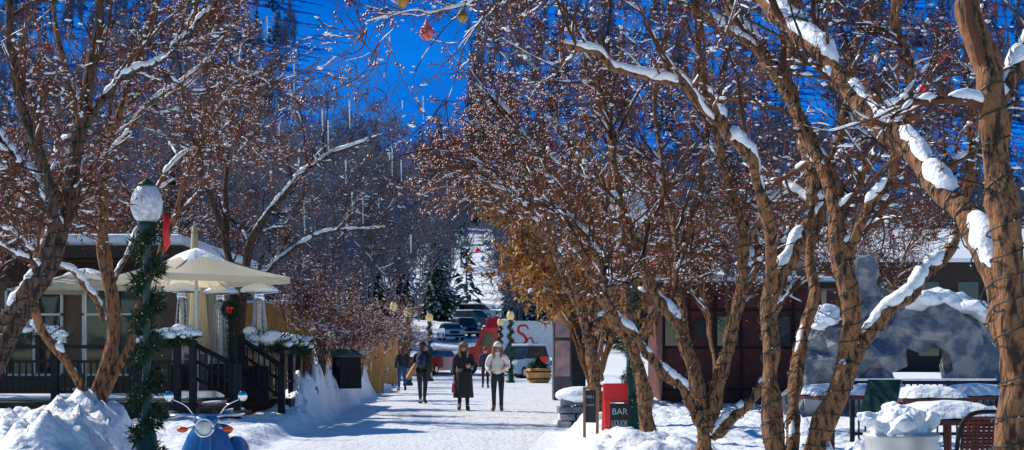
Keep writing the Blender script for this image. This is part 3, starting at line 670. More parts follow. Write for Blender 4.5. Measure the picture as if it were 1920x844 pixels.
a=Acc(); a.box((-.1,0,.17),(.04,.05,.76)); a.box((.1,0,.17),(.04,.05,.76)); a.box((0,0,.55),(.24,.05,.04)); part(sg,'frame',a,'tan')
a=Acc(); a.box((0,.0,.27),(.17,.02,.5)); part(sg,'board',a,'chalk')
text(sg,'lettering','DELI',.06,(-.07,-.015,.40),(math.pi/2,0,0),'text'); text(sg,'lettering','Lunch',.05,(-.07,-.015,.28),(math.pi/2,0,0),'text')
D=27; pl=thing('stone_planter','low stacked stone planter capped with snow','planter',(X(1085,D),D,.1))
a=Acc(); 
for k in range(4):
    for j in range(3): a.box((-.25+j*.27+.05*(k%2),0,.1+k*.13),(.26,.6-.04*k,.12),rz=.05*((j+k)%3-1))
part(pl,'stone_wall',a,'rock',bevel=.02)
a=Acc(); a.ell((.02,0,.62),(.45,.38,.16),16); part(pl,'snow_cover',a,'snow',True)

# ---------------- right buildings ----------------
ks=thing('poster_kiosk','dark kiosk with large printed poster panels','kiosk',(X(1068,46),46,0))
a=Acc(); a.box((0,.8,1.55),(1.0,1.6,3.1)); part(ks,'wall',a,'greyw')
a=Acc(); a.box((-.22,-.03,2.4),(.46,.05,.9)); a.box((-.22,-.03,1.3),(.46,.05,1.1)); part(ks,'poster',a,'poster')
a=Acc(); a.box((.28,-.03,1.7),(.4,.05,2.5)); part(ks,'door',a,'black')
a=Acc(); a.box((-.3,.7,3.2),(2.0,2.2,.14)); part(ks,'roof',a,'deckwood')
a=Acc(); a.box((-.3,.7,3.36),(1.95,2.1,.18)); part(ks,'roof_snow',a,'snow',bevel=.07)
rb=thing('red_building','red-brown panelled shop with dark windows and menu boards','building',(X(1290,36),36,0))
a=Acc(); a.box((1.3,2,1.5),(3.8,4,3.0)); part(rb,'wall',a,'redwall')
a=Acc()
for i in range(7): a.box((-.6+i*.63,-.02,1.5),(.05,.05,2.98))
for z in (.6,1.6,2.5): a.box((1.3,-.025,z),(3.8,.05,.05))
part(rb,'trim',a,'black')
for i,x in enumerate((-.3,.95,2.2)):
    a=Acc(); a.box((x,-.03,2.0),(.5,.03,.7)); part(rb,'window',a,'glass')
a=Acc(); a.box((.32,-.07,2.05),(.34,.04,.45)); part(rb,'menu_board',a,'chalk')
a=Acc(); a.box((1.3,1.8,3.08),(4.4,4.8,.16)); part(rb,'roof',a,'deckwood')
a=Acc(); a.box((1.3,1.8,3.22),(4.3,4.7,.14)); part(rb,'roof_snow',a,'snow',bevel=.06)
lg=thing('mountain_lodge','dark timber lodge with balcony and deep roof snow','building',(29,95,0))
a=Acc(); a.box((0,5,3.6),(18,10,7.2)); part(lg,'wall',a,'deckwood')
a=Acc(); a.add([(-9.6,-1,7.2),(9.6,-1,7.2),(9.6,11,7.2),(-9.6,11,7.2),(-9.6,5,9.4),(9.6,5,9.4)],[[0,1,5,4],[2,3,4,5]]); a.add([(-9.6,-1,7.2),(-9.6,11,7.2),(-9.6,5,9.4)],[[0,2,1]]); part(lg,'roof',a,'deckwood')
a=Acc(); a.add([(-9.7,-1.1,7.4),(9.7,-1.1,7.4),(9.7,11,7.4),(-9.7,11,7.4),(-9.7,5,9.75),(9.7,5,9.75),(-9.7,-1.1,7.15),(9.7,-1.1,7.15)],[[0,1,5,4],[2,3,4,5],[6,7,1,0]]); part(lg,'roof_snow',a,'snow')
for i in range(7):
    for z in (2.0,5.2):
        a=Acc(); a.box((-7.5+i*2.5,-.03,z),(1.3,.05,1.5)); part(lg,'window',a,'glass')
a=Acc(); a.box((0,-.6,3.7),(18,1.2,.15)); a.box((0,-1.15,4.7),(18,.08,.08))
for i in range(60): a.box((-8.9+i*.3,-1.15,4.2),(.05,.05,.95))
part(lg,'balcony',a,'stairwood')
rk=thing('rock_sculpture','grey artificial boulder arch with a pointed spire and snow','rock sculpture',(X(1700,30.5),30.5,0)); rk.scale=(.9,.9,.9)
a=Acc()
arch=[(-.85,0,-.2),(-.85,.0,.9),(-.55,0,1.8),(.2,0,2.25),(1.05,0,2.1),(1.55,0,1.2),(1.6,0,-.2)]
a.path(catmull(arch,24),[.56]*24,14)
a.path(catmull([(-1.35,.3,-.2),(-1.25,.1,1.5),(-1.0,-.1,2.7),(-.85,-.3,3.85)],16),np.linspace(.75,.13,16),12)
a.path(catmull([(-2.3,.4,-.2),(-1.9,.3,1.0),(-1.6,.2,2.3)],10),np.linspace(.75,.35,10),12)
a.path(catmull([(2.0,.5,-.2),(1.9,.4,1.4),(1.3,.3,2.2)],10),np.linspace(.7,.4,10),12)
o=part(rk,'boulder',a,'rock',False)
m=o.modifiers.new('r','REMESH'); m.mode='VOXEL'; m.voxel_size=.08; m.use_smooth_shade=False
tx=bpy.data.textures.new('rock_noise','VORONOI'); tx.noise_scale=.8; m=o.modifiers.new('d','DISPLACE'); m.texture=tx; m.strength=.55
tx=bpy.data.textures.new('rock_noise2','CLOUDS'); tx.noise_scale=.35; m=o.modifiers.new('d2','DISPLACE'); m.texture=tx; m.strength=.65
m=o.modifiers.new('dec','DECIMATE'); m.ratio=.045
a=Acc(); a.path(catmull([(-.6,1.3,-.2),(.35,1.35,-.1),(1.3,1.3,-.2)],10),.9,12); part(rk,'inner_wall',a,'rock',True)
a=Acc(); c=[];s=[]
for i in range(60):
    t=rng.random(); x=-.1+1.95*t; c.append((x,rng.normal()*.25-.1,2.78-.4*abs(x-.5)**2*.6+rng.random()*.16)); s.append((.24+.15*rng.random(),.30,.13+.12*rng.random()))
for i in range(12): c.append((-2.05+rng.random()*.35,.0+rng.normal()*.15,2.2+rng.random()*.5)); s.append((.22,.25,.14))
a.blobs(c,s,'ico',0,rng,.6); o=part(rk,'snow_cover',a,'snow',True); m=o.modifiers.new('r','REMESH'); m.mode='VOXEL'; m.voxel_size=.04; m.use_smooth_shade=True
m=o.modifiers.new('sm','SMOOTH'); m.iterations=4
tf=thing('terrace_railing','black metal terrace railing topped with snow','railing',(0,21,0))
a=Acc(); x0,x1=X(1598,21),X(1868,21)
a.box(((x0+x1)/2,0,1.07),(x1-x0,.05,.05)); a.box(((x0+x1)/2,0,.35),(x1-x0,.04,.04))
n=22
for i in range(n+1): a.box((x0+(x1-x0)*i/n,0,.55),(.022,.022,1.05))
for i in range(4): a.box((x0+(x1-x0)*i/3,0,.55),(.06,.06,1.1))
part(tf,'rail',a,'black')
a=Acc(); a.box(((x0+x1)/2,0,1.11),(x1-x0,.06,.03)); part(tf,'snow_cover',a,'snow',bevel=.01)
GT='snow-covered terrace tables'
def table(loc,r):
    th=thing('terrace_table','terrace table buried under a thick snow cushion','table',loc,GT)
    a=Acc(); a.box((0,0,.74),(.8,.8,.04)); a.cyl((0,0,.05),(0,0,.74),.035,.035,8); a.box((0,0,.04),(.5,.5,.04)); part(th,'table_top',a,'stairwood')
    a=Acc(); n=9
    gx=np.linspace(-.38,.38,n); A_,B_=np.meshgrid(gx,gx); e=np.maximum(np.abs(A_),np.abs(B_))/.38
    grid(a,A_,B_,.77+.13*(1-e**5)+.05*(fbm(A_*6,B_*6,77)-.5)); o=part(th,'snow_cover',a,'snow',True)
    return th
t0=table((X(1740,17.5),17.5,.2),0)
for px,D in ((1830,18.5),(1650,19),(1560,18.5)): dup(t0,(X(px,D),D,.2),.3)
t1=dup(t0,(X(1790,12.4),12.6,.18),.1,label='square reddish terrace table capped with lumpy snow')
def chair(loc,rz,label='dark woven terrace chair beside the railing'):
    th=thing('terrace_chair',label,'chair',loc,'dark woven terrace chairs',rz)
    a=Acc(); a.box((0,0,.45),(.46,.44,.05)); part(th,'seat',a,'black',bevel=.015)
    a=Acc()
    for i in range(11): a.path([(-.2+i*.04,.2,.5),(-.2+i*.04,.27,.93)],.013,4)
    for k in range(16): a.path([(-.21,.2+.005*k,.52+.0275*k),(.21,.2+.005*k,.52+.0275*k)],.012,4)
    part(th,'backrest',a,'stairwood')
    a=Acc(); a.path(catmull([(-.24,.22,0),(-.24,.22,.6),(-.2,.28,.92),(0,.3,.98),(.2,.28,.92),(.24,.22,.6),(.24,.22,0)],30),.018,6); part(th,'back_frame',a,'black',True)
    for sx in (-.21,.21):
        a=Acc(); a.cyl((sx,-.2,0),(sx,-.2,.45),.018,.018,6); part(th,'leg',a,'black')
    return th
ch=chair((X(1828,11.3),11.3,.08),math.pi+.1)
D=12; gp=thing('round_planter','round galvanised tub heaped with snow','planter',(X(1690,D),D,.05))
a=Acc(); a.lathe((0,0,0),[(.25,0),(.26,.1),(.275,.12),(.27,.3),(.285,.32),(.28,.6),(.29,.75),(.305,.77),(.30,.8),(.27,.79)],36); part(gp,'tub',a,'galv',True)
cc=[(rng.normal()*.10,rng.normal()*.10,.82+rng.random()*.15) for i in range(30)]
a=Acc(); a.blobs(cc+[(0,0,.8)],[(.10,.10,.08)]*30+[(.27,.27,.16)],'ico',0,rng,.7); o=part(gp,'snow_cover',a,'snow',True); m=o.modifiers.new('s','REMESH'); m.mode='VOXEL'; m.voxel_size=.012; m.use_smooth_shade=True; m=o.modifiers.new('sm','SMOOTH'); m.iterations=8
tx=bpy.data.textures.new('snow_noise','CLOUDS'); tx.noise_scale=.07; m=o.modifiers.new('d','DISPLACE'); m.texture=tx; m.strength=.05
D=15; ms=thing('menu_stand','tilted menu board on a black stand','sign',(X(1648,D),D,.1),rz=-.5)
a=Acc(); a.cyl((0,0,0),(0,0,.85),.025,.02,8); a.box((0,0,.02),(.35,.35,.04)); part(ms,'post',a,'black')
a=Acc(); a.add([(-.17,-.12,.72),(.17,-.12,.72),(.2,.1,1.12),(-.14,.1,1.12),(-.17,-.09,.70),(.17,-.09,.70),(.2,.13,1.10),(-.14,.13,1.10)],[[0,1,2,3],[4,7,6,5],[0,4,5,1],[1,5,6,2],[2,6,7,3],[3,7,4,0]]); part(ms,'board',a,'green')

# ---------------- cars ----------------
def car(loc,rz,paint,label,suv=True,L=4.6,W=1.85,Hh=1.75):
    th=thing('parked_car',label,'car',loc,'vehicles parked at the end of the street',rz)
    prof=[(-L/2,.45),(-L/2+.03,.85),(-L/2+.25,1.0),(-L/2+1.15,1.08),(L/2-.12,1.05),(L/2,.8),(L/2,.45)]
    def ext(acc,pr,w0,w1,z0,z1,m=0):
        n=len(pr); v=[]
        for s in (-1,1):
            for (y,z) in pr: 
                w=(w0+(w1-w0)*(z-z0)/(z1-z0))/2; v.append((s*w,y,z))
        b=acc.n; acc.add(v,[(i,(i+1)%n,n+(i+1)%n,n+i) for i in range(n)],m)
        acc.f.append((np.array([list(range(n))])+b,m)); acc.f.append((np.array([list(range(n,2*n))[::-1]])+b,m))
    a=Acc(); ext(a,[(-L/2+.05,.3)]+prof+[(L/2-.05,.3)],W,W*.95,.3,1.1); part(th,'body',a,paint,bevel=.05)
    cab=[(-L/2+1.1,1.06),(-L/2+1.75,Hh-.04),(L/2-(.35 if suv else 1.0),Hh-.04),(L/2-.15 if suv else L/2-.5,1.05)]
    a=Acc(); ext(a,cab,W*.93,W*.76,1.05,Hh); part(th,'window',a,'glass',bevel=.03)
    a=Acc(); a.box((0,(cab[1][0]+cab[2][0])/2,Hh),(W*.76,cab[2][0]-cab[1][0]+.1,.07)); part(th,'roof',a,paint,bevel=.03)
    a=Acc(); a.box((0,(cab[1][0]+cab[2][0])/2,Hh+.07),(W*.7,cab[2][0]-cab[1][0]-.1,.1)); part(th,'snow_cover',a,'snow',bevel=.04)
    for sx in (-1,1):
        for y in (-L/2+.85,L/2-.85):
            a=Acc(); a.tubes([[(sx*(W/2-.22),y,.34),(sx*(W/2+.01),y,.34)]],[[.34,.34]],18,0,True); w=part(th,'wheel',a,'rubber')
            a=Acc(); a.tubes([[(sx*(W/2-.1),y,.34),(sx*(W/2+.02),y,.34)]],[[.2,.2]],12,0,True); r=part(th,'rim',a,'steel'); r.parent=w
        a=Acc(); a.ell((sx*W*.36,-L/2+.05,.82),(.17,.06,.10)); part(th,'headlight',a,'lens',True)
    a=Acc(); a.box((0,-L/2,.72),(W*.45,.05,.22)); part(th,'grille',a,'black'); a=Acc(); a.box((0,-L/2-.02,.45),(W*.95,.12,.16)); part(th,'bumper',a,'steel' if suv else 'black',bevel=.02)
def gz(x,D): return (x,D,float(gh(x,D)))
car(gz(X(976,86),86),-.5,'carwhite','pale blue off-roader parked beside the planter',Hh=1.85,L=4.2)
car(gz(X(812,96),96),-.4,'darkred','dark red car parked at the kerb',False,Hh=1.5)
car(gz(X(872,140),140),.3,'cardark','dark snow-topped car parked up the hill')
car(gz(X(889,156),156),.9,'cardark','dark blue off-roader parked up the hill')
car(gz(X(897,172),172),1.3,'carwhite','pale snow-covered off-roader parked up the hill')
car(gz(X(845,135),135),.2,'carwhite','pale car half buried in roadside snow',False,Hh=1.5)
tk=thing('delivery_truck','red-cab box truck with white body and red script letter','truck',(X(934,95),95,float(gh(0,95))))
a=Acc(); a.box((3.3,0,2.25),(6.4,2.4,2.3)); part(tk,'cargo_box',a,'white',bevel=.03)
a=Acc(); a.box((2.2,0,.75),(9,1.0,.3)); part(tk,'chassis',a,'black')
a=Acc()
n=[(-2.6,.5),(-2.62,1.35),(-2.3,1.65),(-1.45,1.8),(-1.05,2.85),(-.9,3.0),(.05,3.05),(.06,.5)]
v=[(x,-1.15,z) for x,z in n]+[(x,1.15,z) for x,z in n]; k=len(n)
a.add(v,[(i,k+i,k+(i+1)%k,(i+1)%k) for i in range(k)]); a.f.append((np.array([list(range(k))]),0)); a.f.append((np.array([list(range(k,2*k))[::-1]]),0)); part(tk,'cab',a,'darkred',bevel=.06)
a=Acc(); a.add([(-1.2,-1.17,1.85),(-.3,-1.17,1.85),(-.3,-1.17,2.6),(-.9,-1.17,2.6)],[[0,1,2,3]]); part(tk,'window',a,'glass')
a=Acc(); a.box((-.25,-.0,3.3),(1.1,2.0,.6),taper=.8); part(tk,'roof_fairing',a,'darkred',bevel=.06)
for x in (-1.8,4.2,5.4):
    a=Acc(); a.tubes([[(x,-1.2,.5),(x,-.85,.5)]],[[.5,.5]],18,0,True); w=part(tk,'wheel',a,'rubber')
    a=Acc(); a.tubes([[(x,-1.22,.5),(x,-.9,.5)]],[[.27,.27]],14,0,True); r=part(tk,'rim',a,'steel'); r.parent=w
a=Acc(); a.box((-2.66,-.8,1.0),(.06,.3,.25)); part(tk,'headlight',a,'lens')
S=catmull([(2.0,3.1),(1.8,3.4),(1.3,3.35),(1.2,2.95),(1.65,2.6),(1.85,2.2),(1.55,1.9),(1.0,1.95),(.6,2.2),(.45,2.6)],60)
S2=catmull([(1.85,2.2),(2.2,2.45),(2.35,2.15),(2.5,1.95),(2.8,2.05)],24)
a=Acc()
for s,w in ((S,.08),(S2,.05)):
    s=s*.78+np.array([.35,.45])
    pts=np.stack([s[:,0],0*s[:,0]-1.215,s[:,1]],1); T=nrm(np.gradient(pts,axis=0)); Nn=np.stack([-T[:,2],0*T[:,0],T[:,0]],1)
    w=w*(.6+.5*np.sin(np.linspace(0,math.pi,len(s))))[:,None]; n=len(s); v=np.vstack([pts-Nn*w,pts+Nn*w]); a.add(v,[(i,i+1,n+i+1,n+i) for i in range(n-1)])
part(tk,'lettering',a,'red')
D=72; hb=thing('barrel_planter','wooden barrel planter with a red heart ornament','planter',gz(X(1010,D),D))
a=Acc(); a.lathe((0,0,0),[(.45,0),(.55,.15),(.62,.45),(.6,.7),(.5,.72)],20); part(hb,'barrel',a,'plank',True)
a=Acc(); a.lathe((0,0,0),[(.57,.18),(.585,.24)],20); a.lathe((0,0,0),[(.635,.52),(.63,.58)],20); part(hb,'hoop',a,'black',True)
t=np.linspace(0,2*math.pi,28,endpoint=False); hx=.012*16*np.sin(t)**3; hz=.012*(13*np.cos(t)-5*np.cos(2*t)-2*np.cos(3*t)-np.cos(4*t))
a=Acc(); v=np.vstack([np.stack([.25+hx,-.35+0*t,1.15+hz],1),np.stack([.25+hx,-.28+0*t,1.15+hz],1)]); a.add(v,[(i,(i+1)%28,28+(i+1)%28,28+i) for i in range(28)]); a.f.append((np.array([list(range(28))]),0)); a.f.append((np.array([list(range(28,56))[::-1]]),0)); part(hb,'heart',a,'red')
a=Acc(); needles(a,[(-.3,0,.75),(.3,0,.8)],.3,900,.16,rng); needles(a,[(0,0,.7),(0,0,1.3)],.15,500,.14,rng); part(hb,'greenery',a,'needle')

# ---------------- scooter ----------------
D=13.3; sc=thing('motor_scooter','pale blue classic scooter with round headlight and mirrors','scooter',(X(385,D),D,.0),rz=.08)
a=Acc()
zz=np.linspace(.28,.86,12)
v=[];n=13
for z in zz:
    w=np.interp(z,[.28,.4,.6,.78,.86],[.17,.24,.24,.17,.08])
    for j in range(n):
        u=-1+2*j/(n-1); v.append((u*w,.02+.10*u*u+np.interp(z,[.28,.86],[-.02,.10]),z))
f=[(k*n+j,k*n+j+1,(k+1)*n+j+1,(k+1)*n+j) for k in range(11) for j in range(n-1)]
a.add(v,f); a.box((0,.45,.27),(.34,.6,.05)); o=part(sc,'leg_shield',a,'bluepaint',True); m=o.modifiers.new('s','SOLIDIFY'); m.thickness=.02
a=Acc(); a.path(catmull([(0,-.02,.34),(0,-.03,.55),(0,.04,.80)],10),np.linspace(.07,.045,10),14); part(sc,'horn_cover',a,'bluepaint',True)
a=Acc(); a.ell((0,.06,.89),(.12,.11,.06),20); a.ell((0,.0,.85),(.09,.10,.09),20); part(sc,'headset',a,'bluepaint',True)
a=Acc(); t=np.linspace(0,2*math.pi,25); a.path([(.078*math.cos(q),-.085,.83+.078*math.sin(q)) for q in t],.012,8); part(sc,'headlight_ring',a,'chrome',True)
a=Acc(); a.ell((0,-.065,.83),(.072,.04,.072),20); part(sc,'headlight',a,'lens',True)
a=Acc(); a.path(catmull([(-.33,.14,.95),(-.15,.08,.93),(0,.06,.92),(.15,.08,.93),(.33,.14,.95)],16),.016,8); part(sc,'handlebar',a,'chrome',True)
for sx in (-1,1):
    a=Acc(); a.cyl((sx*.22,.11,.94),(sx*.34,.15,.955),.022,.022,10); part(sc,'grip',a,'rubber',True)
    a=Acc(); a.path([(sx*.16,.04,.93),(sx*.32,.06,.93)],.007,6); part(sc,'brake_lever',a,'chrome',True)
    a=Acc(); a.path(catmull([(sx*.12,.08,.94),(sx*.18,.06,1.02),(sx*.30,.05,1.08)],8),.007,6); ms_=part(sc,'mirror',a,'chrome',True)
    a=Acc(); a.ell((sx*.325,.04,1.105),(.042,.018,.048),18); q=part(sc,'mirror_glass',a,'chrome',True); q.parent=ms_
    a=Acc(); a.ell((sx*.20,-.02,.81),(.05,.035,.028),12); part(sc,'turn_signal',a,'orange',True)
    a=Acc(); a.path([(sx*.07,.02,.84),(sx*.19,.0,.81)],.012,6); part(sc,'signal_stalk',a,'chrome',True)
    a=Acc(); a.ell((sx*.17,.95,.5),(.14,.36,.2),16); part(sc,'side_cowl',a,'bluepaint',True)
a=Acc(); a.box((0,.07,.975),(.12,.02,.05)); part(sc,'gauge',a,'black',bevel=.01)
a=Acc(); a.ell((0,-.1,.33),(.09,.24,.14),16); part(sc,'front_fender',a,'bluepaint',True)
a=Acc(); a.ell((0,.85,.76),(.15,.38,.06),16); part(sc,'seat',a,'rubber',True)
for y in (-.12,1.1):
    a=Acc(); t=np.linspace(0,2*math.pi,29); a.path([(0,y+.17*math.cos(q),.225+.17*math.sin(q)) for q in t],.05,10); w=part(sc,'wheel',a,'rubber',True)
    a=Acc(); a.tubes([[(-.04,y,.225),(.04,y,.225)]],[[.13,.13]],18,0,True); r=part(sc,'rim',a,'chrome'); r.parent=w

# ---------------- people ----------------
def skin_obj(par,name,verts,rad,edges,mat,root=0,lv=2):
    me=bpy.data.meshes.new(name); me.from_pydata([tuple(v) for v in verts],edges,[]); me.materials.append(M[mat])
    o=bpy.data.objects.new(name,me); col.objects.link(o); o.parent=par
    m=o.modifiers.new('skin','SKIN'); m.use_smooth_shade=True
    sv=me.skin_vertices[0].data if me.skin_vertices else None
    if sv is None: print('no skin layer'); return o
    for i,r in enumerate(rad): sv[i].radius=(r,r) if np.isscalar(r) else r; sv[i].use_root=(i==root)
    s=o.modifiers.new('sub','SUBSURF'); s.levels=s.render_levels=lv
    return o
def person(loc,rz,label,h=1.7,top='blackcloth',legs='blackcloth',shoe='blackcloth',hair='hair',long_hair=False,coat=None,hat=None,puffy=0.0,sl=.16,sr=-.12,armL=None,armR=None,glasses=True,backpack=False,scarf=None,boot=False):
    th=thing('person',label,'person',loc,None,rz); k=h/1.7
    th.scale=(k,k,k)
    J={}; 
    J['pel']=(0,0,.94);J['sp']=(0,.01,1.12);J['ch']=(0,.015,1.30);J['nk']=(0,.02,1.44);J['nk2']=(0,.0,1.50);J['hd']=(0,-.015,1.575);J['hd2']=(0,-.005,1.64)
    J['cl_L']=(.10,.02,1.39);J['cl_R']=(-.10,.02,1.39)
    J['sh_L']=(.185,.02,1.37);J['sh_R']=(-.185,.02,1.37)
    aL=armL or [(.235,.05,1.11),(.24,-.04,.88)]; aR=armR or [(-.235,.05,1.11),(-.24,-.04,.88)]
    J['el_L'],J['wr_L']=aL; J['el_R'],J['wr_R']=aR
    for s,st,sg in (('L',sl,1),('R',sr,-1)):
        J['hp_'+s]=(sg*.09,0,.88); J['kn_'+s]=(sg*.095,-st*.55-.02,.49); back=max(0,-st)*.25
        J['an_'+s]=(sg*.095,-st+(.02 if st<0 else 0),.085+back); J['toe_'+s]=(sg*.115,-st-.15,.035+back*.1)
    names=['pel','sp','ch','nk','nk2','hd','hd2']; V=[J[n] for n in names]; R=[(.145,.11),(.12,.095),(.145,.10),(.055,.055),(.055,.058),(.078,.095),(.068,.08)]
    E=[(i,i+1) for i in range(6)]
    def add(n,r,p): V.append(n); R.append(r); E.append((p,len(V)-1)); return len(V)-1
    for s,sg in (('L',1),('R',-1)):
        c=add(J['cl_'+s],.075,2); a1=add(J['sh_'+s],.058,c); a2=add(J['el_'+s],.042,a1); a3=add(J['wr_'+s],.027,a2)
        w=np.array(J['wr_'+s]); d=nrm(w-np.array(J['el_'+s])); pm=add(tuple(w+d*.06),.033,a3)
        side=nrm(np.cross(d,np.array([1.,0,0])));
        for q,(o_,l) in enumerate(((-.03,.07),(-.01,.085),(.01,.08),(.03,.06))):
            b=add(tuple(w+d*.095+side*o_),.0095,pm); b=add(tuple(w+d*(.095+l*.5)+side*o_),.009,b); add(tuple(w+d*(.095+l*.9)+side*o_+np.array([-sg*.02,0,0])),.008,b)
        b=add(tuple(w+d*.05+side*-.045+np.array([-sg*.015,0,0])),.011,pm); add(tuple(w+d*.09+side*-.06+np.array([-sg*.03,0,0])),.009,b)
        h1=add(J['hp_'+s],.085,0); k1=add(J['kn_'+s],.056,h1); n1=add(J['an_'+s],.038,k1); add(J['toe_'+s],.035,n1)
    skin_obj(th,'body',V,R,E,'skin')
    z0=.86
    V=[(0,0,z0),J['sp'],J['ch'],(0,.02,1.43),(0,.015,1.475)];R=[(.175+puffy,.14+puffy),(.15+puffy,.12+puffy),(.165+puffy,.125+puffy),(.085,.085),(.07,.07)];E=[(0,1),(1,2),(2,3),(3,4)]
    def add(n,r,p): V.append(n); R.append(r); E.append((p,len(V)-1)); return len(V)-1
    for s,sg in (('L',1),('R',-1)):
        c=add(J['cl_'+s],.095+puffy*.5,2); a1=add(J['sh_'+s],.078+puffy*.6,c); m1=tuple((np.array(J['sh_'+s])+np.array(J['el_'+s]))/2); a1=add(m1,.068+puffy*.6,a1); a2=add(J['el_'+s],.06+puffy*.5,a1); w=np.array(J['wr_'+s]); add(tuple(w),.044+puffy*.3,a2)
    skin_obj(th,'jacket',V,R,E,top)
    V=[(0,0,.93)];R=[(.15,.12)];E=[]
    for s in 'LR':
        h1=add(J['hp_'+s],.098,0); mm=tuple((np.array(J['hp_'+s])+np.array(J['kn_'+s]))/2); h1=add(mm,.084,h1); k1=add(J['kn_'+s],.066,h1); n1=add(tuple(np.array(J['an_'+s])+[0,0,.03]),.05,k1)
    skin_obj(th,'trousers',V,R,E,legs)
    for s in 'LR':
        an=np.array(J['an_'+s]); V=[tuple(an+[0,.0,(.22 if boot else .05)]),tuple(an+[0,.02,-.02]),tuple(np.array(J['toe_'+s])+[0,.06,.012]),tuple(np.array(J['toe_'+s])+[0,-.02,.005])]
        skin_obj(th,'shoe',V,[.06 if boot else .05,.052,.05,.036],[(0,1),(1,2),(2,3)],shoe,1)
    a=Acc(); a.ell((0,-.112,1.575),(.012,.018,.02),8); part(th,'nose',a,'skin',True)
    a=Acc(); a.ell((0,-.10,1.542),(.025,.012,.006),8); part(th,'mouth',a,'pink',True)
    for sx in (-1,1):
        a=Acc(); a.ell((sx*.083,0,1.58),(.012,.02,.03),8); part(th,'ear',a,'skin',True)
        if not glasses: a=Acc(); a.ell((sx*.032,-.098,1.60),(.012,.006,.007),8); part(th,'eye',a,'black',True)
    if glasses: a=Acc(); a.ell((.035,-.095,1.60),(.032,.014,.022),10); a.ell((-.035,-.095,1.60),(.032,.014,.022),10); a.box((0,-.102,1.605),(.03,.006,.006)); part(th,'sunglasses',a,'glass',True)
    a=Acc(); a.ell((0,.018,1.635),(.098,.105,.10),18); a.ell((0,.06,1.57),(.085,.06,.11),14)
    if long_hair: 
        for sx in (-1,1): a.path(catmull([(sx*.075,-.01,1.66),(sx*.095,-.02,1.56),(sx*.10,-.06,1.45),(sx*.085,-.10,1.33)],8),[.035,.045,.045,.015],8)
        a.ell((0,.08,1.46),(.10,.06,.14),14)
    part(th,'hair',a,hair,True)
    if hat: a=Acc(); a.ell((0,.005,1.665),(.105,.115,.095),18); a.lathe((0,.005,1.625),[(.105,0),(.112,.01),(.11,.05),(.10,.055)],18); part(th,'hat',a,hat,True)
    if coat:
        n=20; v=[];zs=[1.05,.9,.7,.48,.32]; 
        for i,z in enumerate(zs):
            u=i/(len(zs)-1)
            for j in range(n):
                an=j/n*2*math.pi; rx=.185+.05*u; ry=.15+.10*u
                v.append((rx*math.cos(an)*(1+.03*math.cos(an*6)*u),ry*math.sin(an)-(sl+sr)*.3*u,z))
        a=Acc(); a.add(v,[(k_*n+j,k_*n+(j+1)%n,(k_+1)*n+(j+1)%n,(k_+1)*n+j) for k_ in range(4) for j in range(n)]); o=part(th,'coat_skirt',a,top,True); m=o.modifiers.new('s','SOLIDIFY'); m.thickness=.02
        a=Acc(); t=np.linspace(0,2*math.pi,17); a.path([(.085*math.cos(q),.025+.085*math.sin(q),1.465+.02*math.sin(q)) for q in t],.035,8); part(th,'collar',a,top,True)
    if scarf: a=Acc(); t=np.linspace(0,2*math.pi,17); a.path([(.075*math.cos(q),.015+.08*math.sin(q),1.47) for q in t],.035,8); part(th,'scarf',a,scarf,True)
    if backpack: a=Acc(); a.ell((0,.19,1.22),(.145,.10,.22),16); a.ell((0,.27,1.14),(.10,.05,.11),12); part(th,'backpack',a,'navycloth',True)
    return th
def pl_(px,D): 
    x=X(px,D); return (x,D,float(gh(x,D))+.012)
person(pl_(869,38),.05,'person in a long black coat walking with a pink bag',1.72,hair='blonde',long_hair=True,coat=True,puffy=.012,sl=.14,sr=-.10,shoe='blackcloth',armL=[(.25,.03,1.12),(.15,-.2,1.12)])
person(pl_(933,37.5),-.05,'person in a cream puffer jacket, black leggings and tan boots',1.70,top='whitecloth',hair='blonde',hat='whitecloth',long_hair=True,puffy=.03,shoe='tan',boot=True,sl=.05,sr=-.04,armL=[(.27,.04,1.12),(.17,-.17,1.08)],armR=[(-.27,.05,1.12),(-.2,-.12,1.0)],scarf='whitecloth')
person(pl_(792,43),math.pi-.15,'person in black with backpack walking away carrying a board',1.74,backpack=True,hat='blackcloth',sl=.18,sr=-.16,armL=[(.25,.04,1.12),(.27,-.1,.95)],puffy=.01)
person(pl_(754,57),math.pi+.3,'person in dark jacket and blue jeans walking away',1.68,legs='jeans',sl=.12,sr=-.1,hair='hair',long_hair=True,puffy=.015)
person(pl_(910,62),.1,'person in dark clothes further down the street',1.66,top='navycloth',sl=.1,sr=-.1)
x,y,z=pl_(869,38); bg=thing('handbag','small pink handbag held at the side','handbag',(x-.25,y-.06,z+.44))
a=Acc(); a.box((0,0,.13),(.10,.2,.24),taper=.7); part(bg,'body',a,'pink',bevel=.02)
a=Acc(); a.path(catmull([(0,-.06,.24),(0,-.03,.38),(0,.0,.42),(0,.03,.38),(0,.06,.24)],12),.008,6); part(bg,'handle',a,'pink',True)
x,y,z=pl_(792,43); bo=thing('cardboard_box','flat brown cardboard parcel carried under an arm','box',(x-.30,y-.04,z+.95)); bo.rotation_euler=(.2,.5,.2)
a=Acc(); a.box((0,0,.0),(.10,.34,.5)); part(bo,'body',a,'board',bevel=.01)
a=Acc(); a.box((0,-.172,0),(.04,.004,.48)); part(bo,'tape',a,'tan')

